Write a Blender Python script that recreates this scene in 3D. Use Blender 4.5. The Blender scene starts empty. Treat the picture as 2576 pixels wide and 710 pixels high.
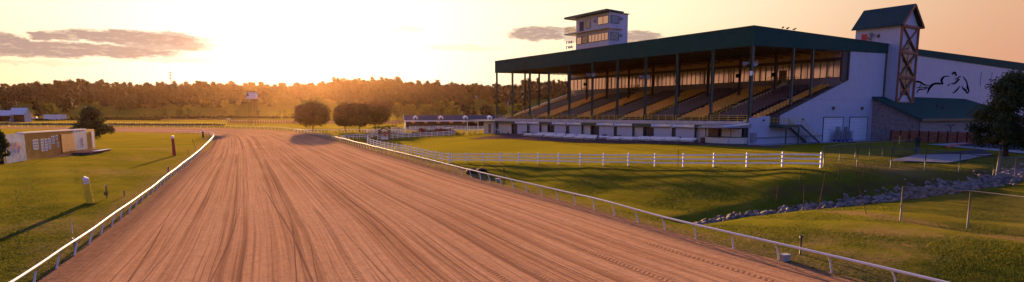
import bpy, math, random
import numpy as np
random.seed(7)
rng = np.random.default_rng(7)
R = math.radians
C = bpy.context.scene.collection
sc = bpy.context.scene

# ------------------------------------------------------------------ camera
F, TH, HZ, CX, H = 1493.3, 0.127, 287.0, 1288.0, 7.6      # focal length in pixels of a 2576 wide frame
YPP = HZ + F * math.tan(TH)
cam = bpy.data.cameras.new('camera'); camo = bpy.data.objects.new('camera', cam); C.objects.link(camo)
camo.location = (0, 0, H); camo.rotation_euler = (math.pi / 2 - TH, 0, 0)
cam.sensor_width = 36; cam.lens = F / 2576 * 36; cam.shift_y = (YPP - 355) / 2576
cam.clip_start = 0.1; cam.clip_end = 20000
sc.camera = camo
sc.render.resolution_x = 1024; sc.render.resolution_y = 282

# ------------------------------------------------------------------ light
SUN_AZ, SUN_EL = -18.6, 7.4          # degrees from +Y (negative = left), above horizon
sun = bpy.data.lights.new('sun', 'SUN'); suno = bpy.data.objects.new('sun', sun); C.objects.link(suno)
sun.energy = 5.0; sun.angle = R(1.0); sun.color = (1.0, 0.58, 0.25)
suno.rotation_euler = (R(90 - SUN_EL), 0, R(180 - SUN_AZ))
sd = (math.sin(R(SUN_AZ)) * math.cos(R(SUN_EL)), math.cos(R(SUN_AZ)) * math.cos(R(SUN_EL)), math.sin(R(SUN_EL)))
suno.rotation_euler = __import__('mathutils').Vector(sd).to_track_quat('Z', 'Y').to_euler()
sc.view_settings.view_transform = 'Standard'; sc.view_settings.look = 'None'
sc.view_settings.exposure = 1.85; sc.view_settings.gamma = 1.0

# ------------------------------------------------------------------ node helpers
class NT:
    def __init__(s, nt): s.nt = nt; s.n = nt.nodes; s.l = nt.links
    def node(s, t, **k):
        n = s.n.new(t)
        for a, b in k.items(): setattr(n, a, b)
        return n
    def put(s, sock, v):
        if v is None: return
        if isinstance(v, bpy.types.NodeSocket): s.l.new(v, sock)
        else:
            if hasattr(sock.default_value, '__len__') and not hasattr(v, '__len__'): v = (v, v, v)
            if hasattr(sock.default_value, '__len__') and len(sock.default_value) == 4 and len(v) == 3: v = (*v, 1)
            sock.default_value = v
    def m(s, op, a, b=None, c=None, clamp=False):
        n = s.node('ShaderNodeMath', operation=op, use_clamp=clamp)
        s.put(n.inputs[0], a); s.put(n.inputs[1], b); s.put(n.inputs[2], c); return n.outputs[0]
    def mix(s, f, a, b, blend='MIX'):
        n = s.node('ShaderNodeMix', data_type='RGBA', blend_type=blend)
        s.put(n.inputs[0], f); s.put(n.inputs[6], a); s.put(n.inputs[7], b); return n.outputs[2]
    def ramp(s, v, lo, hi, a=0., b=1., smooth=True):
        n = s.node('ShaderNodeMapRange', interpolation_type='SMOOTHSTEP' if smooth else 'LINEAR')
        s.put(n.inputs[0], v); s.put(n.inputs[1], lo); s.put(n.inputs[2], hi); s.put(n.inputs[3], a); s.put(n.inputs[4], b); return n.outputs[0]
    def noise(s, vec, scale, detail=3, rough=.55, dist=0., dim='3D', out=0):
        n = s.node('ShaderNodeTexNoise', noise_dimensions=dim)
        if vec is not None: s.put(n.inputs['Vector'], vec)
        n.inputs['Scale'].default_value = scale; n.inputs['Detail'].default_value = detail
        n.inputs['Roughness'].default_value = rough; n.inputs['Distortion'].default_value = dist
        return n.outputs[out]
    def comb(s, x, y, z=0.):
        n = s.node('ShaderNodeCombineXYZ'); s.put(n.inputs[0], x); s.put(n.inputs[1], y); s.put(n.inputs[2], z); return n.outputs[0]
    def sep(s, v):
        n = s.node('ShaderNodeSeparateXYZ'); s.put(n.inputs[0], v); return n.outputs
    def bump(s, h, strength=1., dist=.02, normal=None):
        n = s.node('ShaderNodeBump'); s.put(n.inputs['Height'], h); s.put(n.inputs['Strength'], strength)
        s.put(n.inputs['Distance'], dist)
        if normal is not None: s.put(n.inputs['Normal'], normal)
        return n.outputs[0]

# ------------------------------------------------------------------ world
def azel(px, py):
    u = (px - CX) / F; v = (YPP - py) / F; c, s = math.cos(TH), math.sin(TH)
    x, y, z = u, c + v * s, v * c - s
    return math.degrees(math.atan2(x, y)), math.degrees(math.atan2(z, math.hypot(x, y)))
w = bpy.data.worlds.new('World'); sc.world = w; w.use_nodes = True
N = NT(w.node_tree); N.n.clear()
sky = N.node('ShaderNodeTexSky', sky_type='NISHITA'); sky.sun_disc = False
sky.sun_elevation = R(SUN_EL); sky.sun_rotation = R(SUN_AZ); sky.altitude = 200; sky.air_density = 1.6; sky.dust_density = 3.0; sky.ozone_density = 3.0
tc = N.node('ShaderNodeTexCoord')
nv = N.node('ShaderNodeVectorMath', operation='NORMALIZE'); N.l.new(tc.outputs['Generated'], nv.inputs[0])
X, Y, Z = N.sep(nv.outputs[0])
el = N.m('DEGREES', N.m('ARCSINE', Z)); az = N.m('DEGREES', N.m('ARCTAN2', X, Y))
dt = N.node('ShaderNodeVectorMath', operation='DOT_PRODUCT'); N.l.new(nv.outputs[0], dt.inputs[0]); dt.inputs[1].default_value = sd
ang = N.m('DEGREES', N.m('ARCCOSINE', N.m('MINIMUM', dt.outputs['Value'], 0.99999)))
# warm belt of a dusty sunset sky, brightest and whitest round the sun, peach and then mauve away from it
g = lambda width: N.m('EXPONENT', N.m('MULTIPLY', N.m('POWER', N.m('DIVIDE', ang, width), 2), -1.))
belt = N.mix(N.ramp(el, 0, 10), (.335, .185, .078), (.34, .285, .195))
far_ = N.mix(N.ramp(el, 0, 14), (.20, .096, .061), (.225, .135, .080))
belt = N.mix(N.ramp(ang, 26, 62), belt, far_)
belt = N.mix(g(22), belt, (.40, .33, .20))
belt = N.mix(g(15), belt, (.42, .40, .34))
nish = N.mix(1., sky.outputs[0], (.052, .052, .125), 'MULTIPLY')
skyc = N.mix(N.ramp(el, 11, 34), belt, nish)
skyc = N.mix(N.ramp(ang, 66, 106), skyc, N.mix(N.ramp(el, -2, 20), N.mix(1., nish, (.95, .82, 1.15), 'MULTIPLY'), nish))
# cloud bands: (px, py, half width, half height) in degrees after conversion
cl = [(60, 121, 190, 17, 1), (250, 127, 150, 14, 1), (330, 95, 150, 15, 1), (420, 112, 90, 16, .9), (5, 100, 40, 17, 1), (120, 91, 32, 9, 1), (172, 98, 14, 6, .9), (150, 123, 220, 13, 1),
      (430, 96, 70, 13, .8), (390, 148, 120, 8, .35), (60, 158, 70, 4, .3), (180, 158, 60, 4, .25), (1350, 86, 78, 17, .95), (1400, 76, 50, 10, .8), (1600, 92, 60, 13, .9), (1160, 120, 90, 8, .3), (1030, 71, 32, 6, .28), (550, 112, 25, 5, .15), (1450, 95, 60, 10, .6)]
nn = N.noise(N.comb(N.m('MULTIPLY', az, .6), N.m('MULTIPLY', el, 1.9)), 1., 6, .68, out=1)
nx, ny, nz_ = N.sep(nn)
az2 = N.m('ADD', az, N.m('MULTIPLY', N.m('SUBTRACT', nx, .5), 4.5)); el2 = N.m('ADD', el, N.m('MULTIPLY', N.m('SUBTRACT', ny, .5), 1.0))
mask = None
for px, py, hw, hh, st in cl:
    a0, e0 = azel(px, py); sa = hw / 26.; se = hh / 26.
    d = N.m('ADD', N.m('POWER', N.m('ABSOLUTE', N.m('DIVIDE', N.m('SUBTRACT', az2, a0), sa)), 2), N.m('POWER', N.m('ABSOLUTE', N.m('DIVIDE', N.m('SUBTRACT', el2, e0), se)), 2))
    k = N.ramp(d, 1.25, .5, 0, st)
    mask = k if mask is None else N.m('MAXIMUM', mask, k)
cn = N.noise(N.comb(N.m('MULTIPLY', az, 1.1), N.m('MULTIPLY', el, 4.5)), 1., 5, .6)
ccol = N.mix(N.ramp(ang, 10, 30), (.140, .102, .085), (.122, .086, .076))
skyc = N.mix(N.m('MULTIPLY', mask, N.ramp(cn, .3, .5, .75, 1.)), skyc, ccol)
bg = N.node('ShaderNodeBackground'); N.put(bg.inputs[0], skyc); bg.inputs[1].default_value = 1.0
wo = N.node('ShaderNodeOutputWorld'); N.l.new(bg.outputs[0], wo.inputs[0])

# ------------------------------------------------------------------ measuring helpers
def ray(px, py):
    u = (px - CX) / F; v = (YPP - py) / F; c, s = math.cos(TH), math.sin(TH)
    return np.array([u, c + v * s, v * c - s])
def pz(px, py, z):
    r = ray(px, py); return np.array([0, 0, H]) + r * ((z - H) / r[2])
def pd(px, py, y):
    r = ray(px, py); return np.array([0, 0, H]) + r * (y / r[1])
C0 = np.array([36.557, 92.196]); PHI = .591
D1 = np.array([-math.sin(PHI), math.cos(PHI)]); D2 = np.array([math.cos(PHI), math.sin(PHI)])
def W(t, s, z=0): q = C0 + t * D1 + s * D2; return np.array([q[0], q[1], z])

# ------------------------------------------------------------------ terrain
RB = [(2350,760,0),(2166,708,0),(2012,669,0),(1893,640,0),(1790,614,0),(1705,588,0),(1628,567,0),(1563,548,0),(1507,531,0),(1457,518,0),(1415,506,0),(1371,495,0),(1298,477,0),(1241,462,0),(1180,446,0),(1129.8,430.6,0),(1094.6,420.8,.03),(1038,405.7,.08),(984,390.9,.15),(949,382.5,.2),(910.7,371.9,.3),(872.4,358.6,.5),(831.4,349.4,.6),(805,342.2,.8),(766.7,334.1,.95),(755,331,1.),(715,327.5,1.15),(676,325.3,1.3),(619.4,322.7,1.4),(545.7,321.3,1.55),(452,320.6,1.65),(375.6,320.4,1.7),(200,320,1.7),(0,319.6,1.7),(-300,319,1.7)]
LB = [(110,698,0),(155,668,0),(190,641,0),(226,614,0),(252,592,0),(275,574,0),(300,556,0),(345,520,0),(400,475,0),(432,444.6,0),(450,430,.0),(469,417.7,.02),(497.5,393.6,.08),(517.3,372.4,.14),(534.4,351,.28),(541.5,343.5,.35),(538.6,338,.45),(517.4,335.2,.5),(460.7,335,.5),(375.7,333.8,.5),(180,332.5,.5),(0,331,.5),(-300,329.5,.5)]
rb = [pz(*p) for p in RB]; lb = [pz(*p) for p in LB]
def extend(pts):
    d = pts[0] - pts[3]; d = d / np.linalg.norm(d); out = [pts[0] + d * k for k in (60, 30, 14, 6)]
    return [np.array([p[0], p[1], 0]) for p in out] + pts
rb = np.array(extend(rb)); lb = np.array(extend(lb))
def smooth(p, it=2):
    p = p.copy()
    for _ in range(it): p[1:-1] = .25 * p[:-2] + .5 * p[1:-1] + .25 * p[2:]
    return p
rb = smooth(rb); lb = smooth(lb)
def resample(p, n):
    d = np.r_[0, np.cumsum(np.linalg.norm(np.diff(p, axis=0), axis=1))]
    t = np.linspace(0, d[-1], n); return np.array([np.interp(t, d, p[:, i]) for i in range(3)]).T
def spaced(p, step):
    L = np.linalg.norm(np.diff(p, axis=0), axis=1).sum(); return resample(p, max(2, int(round(L / step)) + 1))

ctrl = [(0,600,.15),(0,500,.65),(100,560,.2),(226,512,.25),(0,445,1.0),(60,413,.85),(150,440,.75),(240,382,.9),(300,430,.45),(380,430,.15),(400,372,.6),(300,360,.8),(480,350,.5),(120,500,.5),(100,640,.05),(0,690,0),(0,350,.9),(0,340,.7),(250,338,.7),
  (1200,440,-.1),(1200,428,.5),(1235,427,.55),(1300,455,-.1),(1500,490,-.2),(1600,520,-.25),(1745,553,-.2),(1850,530,.1),(2000,512,.5),(2100,505,.9),(2200,490,1.2),(2300,478,1.5),(2400,462,1.8),(2500,450,2.0),(2576,430,2.2),
  (1131,408,.6),(2065,423.5,2.75),(924,361.3,.7),(1030,384,.65),
  (1500,450,.75),(1700,470,.95),(1900,470,1.3),(2000,480,1.5),(2000,440,2.5),(2100,445,2.4),(2200,455,2.2),(2300,440,2.5),(2400,435,2.45),(2300,420,2.7),(2499,434,2.35),
  (2265,552,1.2),(2402,575,1.0),(2182,540,1.1),(2058,528,.75),(2000,560,.5),(2200,620,.75),(2400,660,.9),(2576,640,1.2),(2576,560,1.4),(2576,500,1.55),(2400,500,1.4),(2300,500,1.4),(2200,520,1.15),(1900,570,.2),(2300,690,.4),
  (1300,344,2.6),(1677,363,2.75),(1300,380,1.3),(1131,360,1.1),(1131,347,1.5),(1700,390,2.4),(1144,341,1.75),(1000,349,1.05),(1060,331,1.75),(1130,326,2.1),(940,334,1.3),(1900,370,2.75),(1900,400,2.7),(2200,370,2.7),(2300,384.8,2.7),(2500,375,2.55),(2576,385,2.5),(2240,359,2.6),(2454,361,2.6),
  (787,330,1.3),(900,330,1.4),(900,345,.95),(1240,335,2.7),(1130,322,1.9),(1010,322,1.8),(300,315,1.7),(0,314,1.7)]
cp = [tuple(pz(*p)) for p in ctrl]
cp += [tuple(p) for p in rb[::2]] + [tuple(p) for p in lb[::2]]
cp += [(-70,-40,0),(60,-40,.6),(45,10,1.2),(-60,20,.3),(90,40,2.6),(140,110,2.6),(80,170,2.7),(0,190,2.5),(140,200,2.7),(120,60,2.6),(-130,60,1.),(-200,150,1.2),(75,120,2.8),(46,118,2.8),(-5,165,2.8),(-120,100,1.),(-300,150,1.),(36.5,92.2,2.78),(200,20,2.6)]
_fa, _fb = pz(1131,408,.6), pz(2065,423.5,2.75)
cp += [tuple(_fa * (1 - k) + _fb * k) for k in (.2, .4, .6, .8)]
cp = np.array(cp); MQ = 4.0
def _k(d2): return np.sqrt(d2 + MQ * MQ)
_A = _k(((cp[:, None, :2] - cp[None, :, :2]) ** 2).sum(-1)); _n = len(cp)
_M = np.zeros((_n + 1, _n + 1)); _M[:_n, :_n] = _A - np.eye(_n) * 1.0; _M[:_n, _n] = 1; _M[_n, :_n] = 1
_w = np.linalg.solve(_M, np.r_[cp[:, 2], 0])
ridge_px = [-2000, -400, 0, 100, 200, 300, 430, 560, 650, 700, 740, 790, 860, 960, 1060, 1200, 1240, 1300, 1350, 1430, 1800, 3000]
ridge_y = [215, 215, 214, 210, 204, 208, 207, 208, 212, 214, 214, 207, 199, 196, 208, 212, 215, 208, 198, 205, 215, 225]
def sstep(a, b, x): t = np.clip((x - a) / (b - a), 0, 1); return t * t * (3 - 2 * t)
DITCH = None
def zt(x, y):
    x = np.atleast_1d(np.asarray(x, float)); y = np.atleast_1d(np.asarray(y, float)); sh = x.shape
    xf, yf = x.ravel(), y.ravel(); near = np.full(xf.shape, 2.0); rr = np.hypot(xf, yf); sel = rr < 380
    for i0 in range(0, sel.sum(), 20000):
        idx = np.flatnonzero(sel)[i0:i0 + 20000]
        d2 = (xf[idx, None] - cp[None, :, 0]) ** 2 + (yf[idx, None] - cp[None, :, 1]) ** 2
        near[idx] = _k(d2) @ _w[:_n] + _w[_n]
    near = np.clip(near, -.6, 4)
    px = CX + F * xf / np.maximum(yf, 1)
    yr = np.interp(px, ridge_px, ridge_y)
    top = (HZ - yr) / F * 1000 + H - 17.5
    d = np.where(yf > 60, yf, 60.)
    base = np.interp(d, [0, 300, 420, 520, 600, 680, 760], [1.7, 1.8, 2.6, 6.0, 10.5, 15.5, 20])
    far = np.where(d > 680, 15.5 + (top - 15.5) * np.clip((d - 680) / 320, 0, 1) ** .8, base)
    far = np.where(d > 1000, top - (d - 1000) * .03, far)
    far = far + 1.2 * np.sin(xf / 47 + yf / 90) * sstep(420, 620, d) + .35 * np.sin(xf / 21 + 1) * np.sin(yf / 33) * sstep(330, 450, d)
    f = sstep(250, 360, rr); f = np.where(yf < 40, sstep(150, 320, rr), f)
    far = np.where(yf < 40, 2.0, far)
    if DITCH is not None:
        q = (yf > 35) & (yf < 75) & (xf > 5); dd = dist_poly(DITCH, xf[q], yf[q]); near[q] -= .45 * np.exp(-(dd / 1.5) ** 2)
    return (near * (1 - f) + far * f).reshape(sh)
def z1(x, y): return float(zt(x, y)[0])
def G(px, py):                       # where the sight line of a pixel meets the ground
    r = ray(px, py); ks = np.r_[np.arange(15, 120, .25), np.arange(120, 420, 1.), np.arange(420, 1500, 4.)] / r[1]
    P = np.array([0, 0, H])[None] + ks[:, None] * r[None]; dz = P[:, 2] - zt(P[:, 0], P[:, 1]); i = np.argmax(dz < 0)
    if dz[i] >= 0: i = len(ks) - 1
    if i == 0: return P[0]
    f = dz[i - 1] / (dz[i - 1] - dz[i]); return P[i - 1] * (1 - f) + P[i] * f

# ------------------------------------------------------------------ materials
def newmat(name):
    m = bpy.data.materials.new(name); m.use_nodes = True; t = NT(m.node_tree)
    return m, t, m.node_tree.nodes['Principled BSDF']
def obj_co(t):
    return t.node('ShaderNodeTexCoord').outputs['Object']
def world_co(t): return t.node('ShaderNodeNewGeometry').outputs['Position']
def paint(name, col, rough=.5, var=.12, scale=1.5, metal=0., ribs=None, rib_w=.3, rib_d=.02, stain=0., spec=.5):
    m, t, b = newmat(name); co = obj_co(t)
    n = t.noise(co, scale, 5, .6); n2 = t.noise(co, scale * 9, 3, .6)
    f = t.m('ADD', t.m('MULTIPLY', n, .65), t.m('MULTIPLY', n2, .35))
    lo = tuple(c * (1 - var * 1.6) for c in col); hi = tuple(min(1, c * (1 + var * 1.2)) for c in col)
    c = t.mix(t.ramp(f, .3, .7), lo, hi)
    x, y, z = t.sep(co)
    if ribs:
        u = {'x': x, 'y': y, 'xy': t.m('ADD', x, y), 'z': z}[ribs]
        ph = t.m('FRACT', t.m('DIVIDE', u, rib_w)); r = t.m('MULTIPLY', t.ramp(ph, .0, .14), t.ramp(ph, .42, .28))
        t.put(b.inputs['Normal'], t.bump(r, 1., rib_d))
        joint_shade = t.m('MULTIPLY', t.ramp(ph, .0, .06), t.ramp(ph, .14, .08))  # dark line painted along each rib: joints, and crease shading so corrugations show
        c = t.mix(t.m('MULTIPLY', joint_shade, .5), c, tuple(k * .45 for k in col))
    else:
        t.put(b.inputs['Normal'], t.bump(n2, .25, .01))
    if stain:
        sn = t.noise(t.comb(t.m('MULTIPLY', t.m('ADD', x, y), 1.3), 0, t.m('MULTIPLY', z, .12)), 1.2, 4, .6)
        c = t.mix(t.m('MULTIPLY', t.ramp(sn, .52, .75), stain), c, tuple(k * .55 for k in col[:2]) + (col[2] * .45,))
    t.put(b.inputs['Base Color'], c); b.inputs['Roughness'].default_value = rough if rough < .85 else 1.; b.inputs['Metallic'].default_value = metal
    b.inputs['Specular IOR Level'].default_value = spec if rough < .72 else (.08 if rough < .85 else 0.)
    return m
M = {}
M['white'] = paint('white_paint', (.78, .78, .78), .38, .05)
M['rail'] = paint('rail_paint', (.70, .66, .60), .55, .06)
M['post'] = paint('rail_post_paint', (.62, .61, .60), .5, .12)
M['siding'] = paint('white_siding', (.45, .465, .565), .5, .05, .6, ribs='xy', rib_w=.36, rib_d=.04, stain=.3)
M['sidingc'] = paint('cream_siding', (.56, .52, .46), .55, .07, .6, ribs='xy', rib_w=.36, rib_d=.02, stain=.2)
M['green'] = paint('green_fascia', (.022, .072, .058), .75, .1, .5, ribs='xy', rib_w=.42, rib_d=.05)
M['greenp'] = paint('green_steel', (.030, .062, .052), .45, .15)
M['greenroof'] = paint('green_roof_metal', (.010, .062, .044), .75, .1, .5, ribs='x', rib_w=.6, rib_d=.03)
M['twroof'] = paint('tower_roof_metal', (.035, .065, .058), .75, .1, .5, ribs='y', rib_w=.5, rib_d=.05)
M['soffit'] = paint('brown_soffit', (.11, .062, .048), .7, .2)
M['backwall'] = paint('brown_back_wall', (.36, .22, .16), .7, .12)
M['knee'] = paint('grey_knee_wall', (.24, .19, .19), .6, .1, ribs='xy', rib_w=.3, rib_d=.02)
M['concrete'] = paint('concrete', (.33, .30, .27), .85, .15, .7)
M['concrete_w'] = paint('white_concrete_band', (.50, .46, .42), .8, .1, .7, stain=.3)
M['dark'] = paint('dark_brown_steel', (.055, .032, .032), .6, .2)
M['black'] = paint('black_paint', (.008, .004, .006), .9, .1)
M['yellow'] = paint('yellow_paint', (.62, .42, .045), .5, .12)
M['postyellow'] = paint('weathered_yellow_paint', (.95, .50, .008), .6, .12)
M['red'] = paint('red_paint', (.50, .03, .02), .5, .12)
M['timber'] = paint('brown_timber', (.27, .10, .045), .7, .3, 2.)
M['woodfence'] = paint('red_brown_boards', (.30, .10, .055), .75, .3, 2., ribs='x', rib_w=.15, rib_d=.02)
M['shutter'] = paint('roller_shutter', (.52, .52, .58), .5, .06, 1., ribs='z', rib_w=.12, rib_d=.02)
M['door'] = paint('brown_door', (.13, .062, .045), .6, .2)
M['rust'] = paint('rusty_steel', (.11, .05, .035), .8, .3, 8.)
M['galv'] = paint('galvanised_steel', (.19, .16, .13), .65, .15, 4.)
M['grey'] = paint('grey_metal', (.22, .23, .26), .5, .15)
M['seat_o'] = paint('orange_seat_plastic', (.55, .27, .03), .45, .15)
M['seat_d'] = paint('dark_seat_plastic', (.085, .05, .055), .45, .2)
M['step'] = paint('light_step_edge', (.50, .42, .26), .8, .15)
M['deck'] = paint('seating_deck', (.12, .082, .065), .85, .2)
M['bench'] = paint('white_bench_metal', (.62, .62, .60), .4, .08)
M['barnroof'] = paint('grey_shingle_roof', (.065, .065, .08), .75, .15, 3.)
M['soil'] = paint('dark_soil', (.15, .085, .055), .9, .2, .3)
M['brown'] = paint('dark_brown_boards', (.07, .028, .018), .85, .3, 1.5)
M['hedge_red'] = paint('flower_bed', (.18, .04, .02), .9, .5, 3.)
M['osb'] = paint('orange_plywood', (.55, .20, .03), .7, .15, 3.)
M['tarp'] = paint('weathered_silver_tarpaulin', (.46, .50, .60), .35, .25, 1.2, stain=.3)
M['board'] = paint('weathered_tan_board', (.60, .32, .07), .8, .15, .8, ribs='x', rib_w=.4, rib_d=.03, stain=.35)
M['asphalt'] = paint('asphalt', (.085, .075, .078), .9, .2, .6)
M['apron'] = paint('brick_red_paving', (.17, .095, .075), .9, .2, .8)
M['redkerb'] = paint('red_kerb_paint', (.55, .05, .05), .6, .1)
M['car'] = paint('white_car_paint', (.7, .7, .72), .2, .02)
M['tyre'] = paint('tyre_rubber', (.02, .02, .02), .8, .1)
M['bird'] = paint('dark_feathers', (.03, .025, .025), .7, .3)
M['blue'] = paint('blue_paint', (.03, .04, .35), .5, .1)

def glass(name, col, rough=.06):
    m, t, b = newmat(name); n = t.noise(obj_co(t), .35, 2, .5)
    b.inputs['Base Color'].default_value = (*col, 1); b.inputs['Roughness'].default_value = rough; b.inputs['Metallic'].default_value = .75
    b.inputs['Specular IOR Level'].default_value = .8
    t.put(b.inputs['Normal'], t.bump(n, .25, .05)); return m
M['glass'] = glass('window_glass', (.72, .62, .52), .1)
M['glassd'] = glass('dark_window_glass', (.20, .19, .18))

def stone():
    m, t, b = newmat('stone_veneer'); co = obj_co(t); x, y, z = t.sep(co)
    v = t.node('ShaderNodeTexBrick'); t.put(v.inputs['Vector'], t.comb(t.m('ADD', x, y), z)); v.inputs['Scale'].default_value = 1.
    v.inputs['Brick Width'].default_value = .55; v.inputs['Row Height'].default_value = .2; v.inputs['Mortar Size'].default_value = .014
    v.inputs['Color1'].default_value = (.34, .24, .20, 1); v.inputs['Color2'].default_value = (.17, .12, .115, 1); v.inputs['Mortar'].default_value = (.30, .28, .27, 1)
    n = t.noise(co, 2.2, 4, .7); c = t.mix(t.ramp(n, .3, .7, 0, .7), v.outputs[0], (.42, .33, .29))
    c = t.mix(t.ramp(t.noise(co, 7., 2, .5), .6, .75), c, (.08, .055, .06))
    t.put(b.inputs['Base Color'], c); b.inputs['Roughness'].default_value = .9
    t.put(b.inputs['Normal'], t.bump(t.m('ADD', v.outputs[1], t.m('MULTIPLY', n, -.6)), .8, -.04)); return m
M['stone'] = stone()

def dirt():
    m, t, b = newmat('raked_dirt'); uv = t.node('ShaderNodeUVMap').outputs[0]; u, v, _ = t.sep(uv)
    wob = t.m('MULTIPLY', t.m('SUBTRACT', t.noise(t.comb(t.m('MULTIPLY', u, .04), t.m('MULTIPLY', v, .007)), 1., 2, .5), .5), 1.5)
    wob2 = t.m('MULTIPLY', t.m('SUBTRACT', t.noise(t.comb(t.m('MULTIPLY', u, .3), t.m('MULTIPLY', v, .04)), 1., 3, .5), .5), .14)
    uu = t.m('ADD', u, t.m('ADD', wob, wob2))
    s = lambda k, kv, d=3: t.noise(t.comb(t.m('MULTIPLY', uu, k), t.m('MULTIPLY', v, kv)), 1., d, .6)
    a = s(.9, .004); b1 = s(2.6, .006, 3); c1 = s(6.5, .012, 4); f1 = s(17., .12, 3)
    dapple = t.noise(t.comb(t.m('MULTIPLY', u, .25), t.m('MULTIPLY', v, .05)), 1., 4, .6)
    streak = t.m('ADD', t.m('MULTIPLY', a, .35), t.m('ADD', t.m('MULTIPLY', b1, .4), t.m('MULTIPLY', c1, .25)))
    col = t.mix(t.ramp(streak, .36, .62), (.35, .158, .064), (.64, .335, .148))
    col = t.mix(t.m('MULTIPLY', t.ramp(dapple, .35, .7), .35), col, (.74, .42, .20))
    dark = t.ramp(b1, .43, .33); col = t.mix(t.m('MULTIPLY', dark, .6), col, (.18, .075, .04))  # rut darks: moist soil tone plus groove shading painted into the colour
    thin = t.m('MULTIPLY', t.ramp(c1, .43, .36), t.ramp(a, .66, .42)); col = t.mix(t.m('MULTIPLY', thin, .75), col, (.13, .055, .034))
    sk = t.noise(t.comb(t.m('MULTIPLY', t.m('ADD', u, t.m('MULTIPLY', v, .035)), 3.2), t.m('MULTIPLY', v, .008)), 1., 3, .6)
    sk2 = t.noise(t.comb(t.m('MULTIPLY', t.m('ADD', u, t.m('MULTIPLY', v, -.028)), 4.1), t.m('MULTIPLY', v, .01), 7.), 1., 3, .6)
    skd = t.m('MAXIMUM', t.ramp(sk, .36, .30), t.ramp(sk2, .35, .29)); col = t.mix(t.m('MULTIPLY', skd, .65), col, (.19, .08, .045))
    clod = t.noise(t.comb(t.m('MULTIPLY', u, 2.5), t.m('MULTIPLY', v, 1.1)), 1., 5, .75); col = t.mix(t.m('MULTIPLY', t.ramp(clod, .42, .66), .3), col, (.24, .11, .065))
    # tyre lug prints along some lanes
    lane = None
    for lu, wd in ((5.2, .22), (7.1, .22), (11.8, .25), (13.6, .25), (19.6, .2), (21.4, .2), (26.2, .28), (30.4, .25), (16.4, .2)):
        k = t.ramp(t.m('ABSOLUTE', t.m('SUBTRACT', t.m('ADD', u, t.m('MULTIPLY', wob, .35)), lu)), wd, wd * .75); lane = k if lane is None else t.m('MAXIMUM', lane, k)
    lug = t.ramp(t.m('SINE', t.m('MULTIPLY', t.m('ADD', v, t.m('MULTIPLY', t.m('PINGPONG', u, .3), .8)), 21.)), -.2, .5)
    gate = t.ramp(t.noise(t.comb(t.m('MULTIPLY', u, .4), t.m('MULTIPLY', v, .03)), 1., 2, .5), .45, .55)
    lugm = t.m('MULTIPLY', lane, t.m('MULTIPLY', lug, gate)); col = t.mix(t.m('MULTIPLY', lugm, .6), col, (.13, .06, .04))
    edge = t.m('MAXIMUM', t.ramp(u, 3.2, .6), t.ramp(u, 30.8, 34.0))
    en = t.noise(t.comb(u, v), 2.2, 5, .75); col = t.mix(t.m('MULTIPLY', edge, .75), col, t.mix(t.ramp(en, .35, .65), (.075, .043, .030), (.21, .12, .08)))
    fine = t.noise(t.comb(u, v), 9., 4, .7); col = t.mix(t.m('MULTIPLY', t.ramp(t.m('ADD', t.m('MULTIPLY', fine, .5), t.m('MULTIPLY', f1, .5)), .42, .62), .3), col, (.15, .08, .05))
    t.put(b.inputs['Base Color'], col); b.inputs['Roughness'].default_value = 1.; b.inputs['Specular IOR Level'].default_value = 0.
    b.inputs['Sheen Weight'].default_value = .05; b.inputs['Sheen Roughness'].default_value = .4; b.inputs['Sheen Tint'].default_value = (1, .68, .42, 1)
    hgt = t.m('ADD', t.m('MULTIPLY', b1, .9), t.m('ADD', t.m('MULTIPLY', c1, .55), t.m('ADD', t.m('MULTIPLY', f1, .2), t.m('ADD', t.m('MULTIPLY', fine, .22), t.m('ADD', t.m('MULTIPLY', lugm, -.25), t.m('ADD', t.m('MULTIPLY', skd, -.35), t.m('MULTIPLY', clod, .5)))))))
    hgt = t.m('ADD', hgt, t.m('MULTIPLY', t.m('MULTIPLY', edge, en), 1.2))
    t.put(b.inputs['Normal'], t.bump(hgt, 1., .10)); return m
M['dirt'] = dirt()

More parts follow.
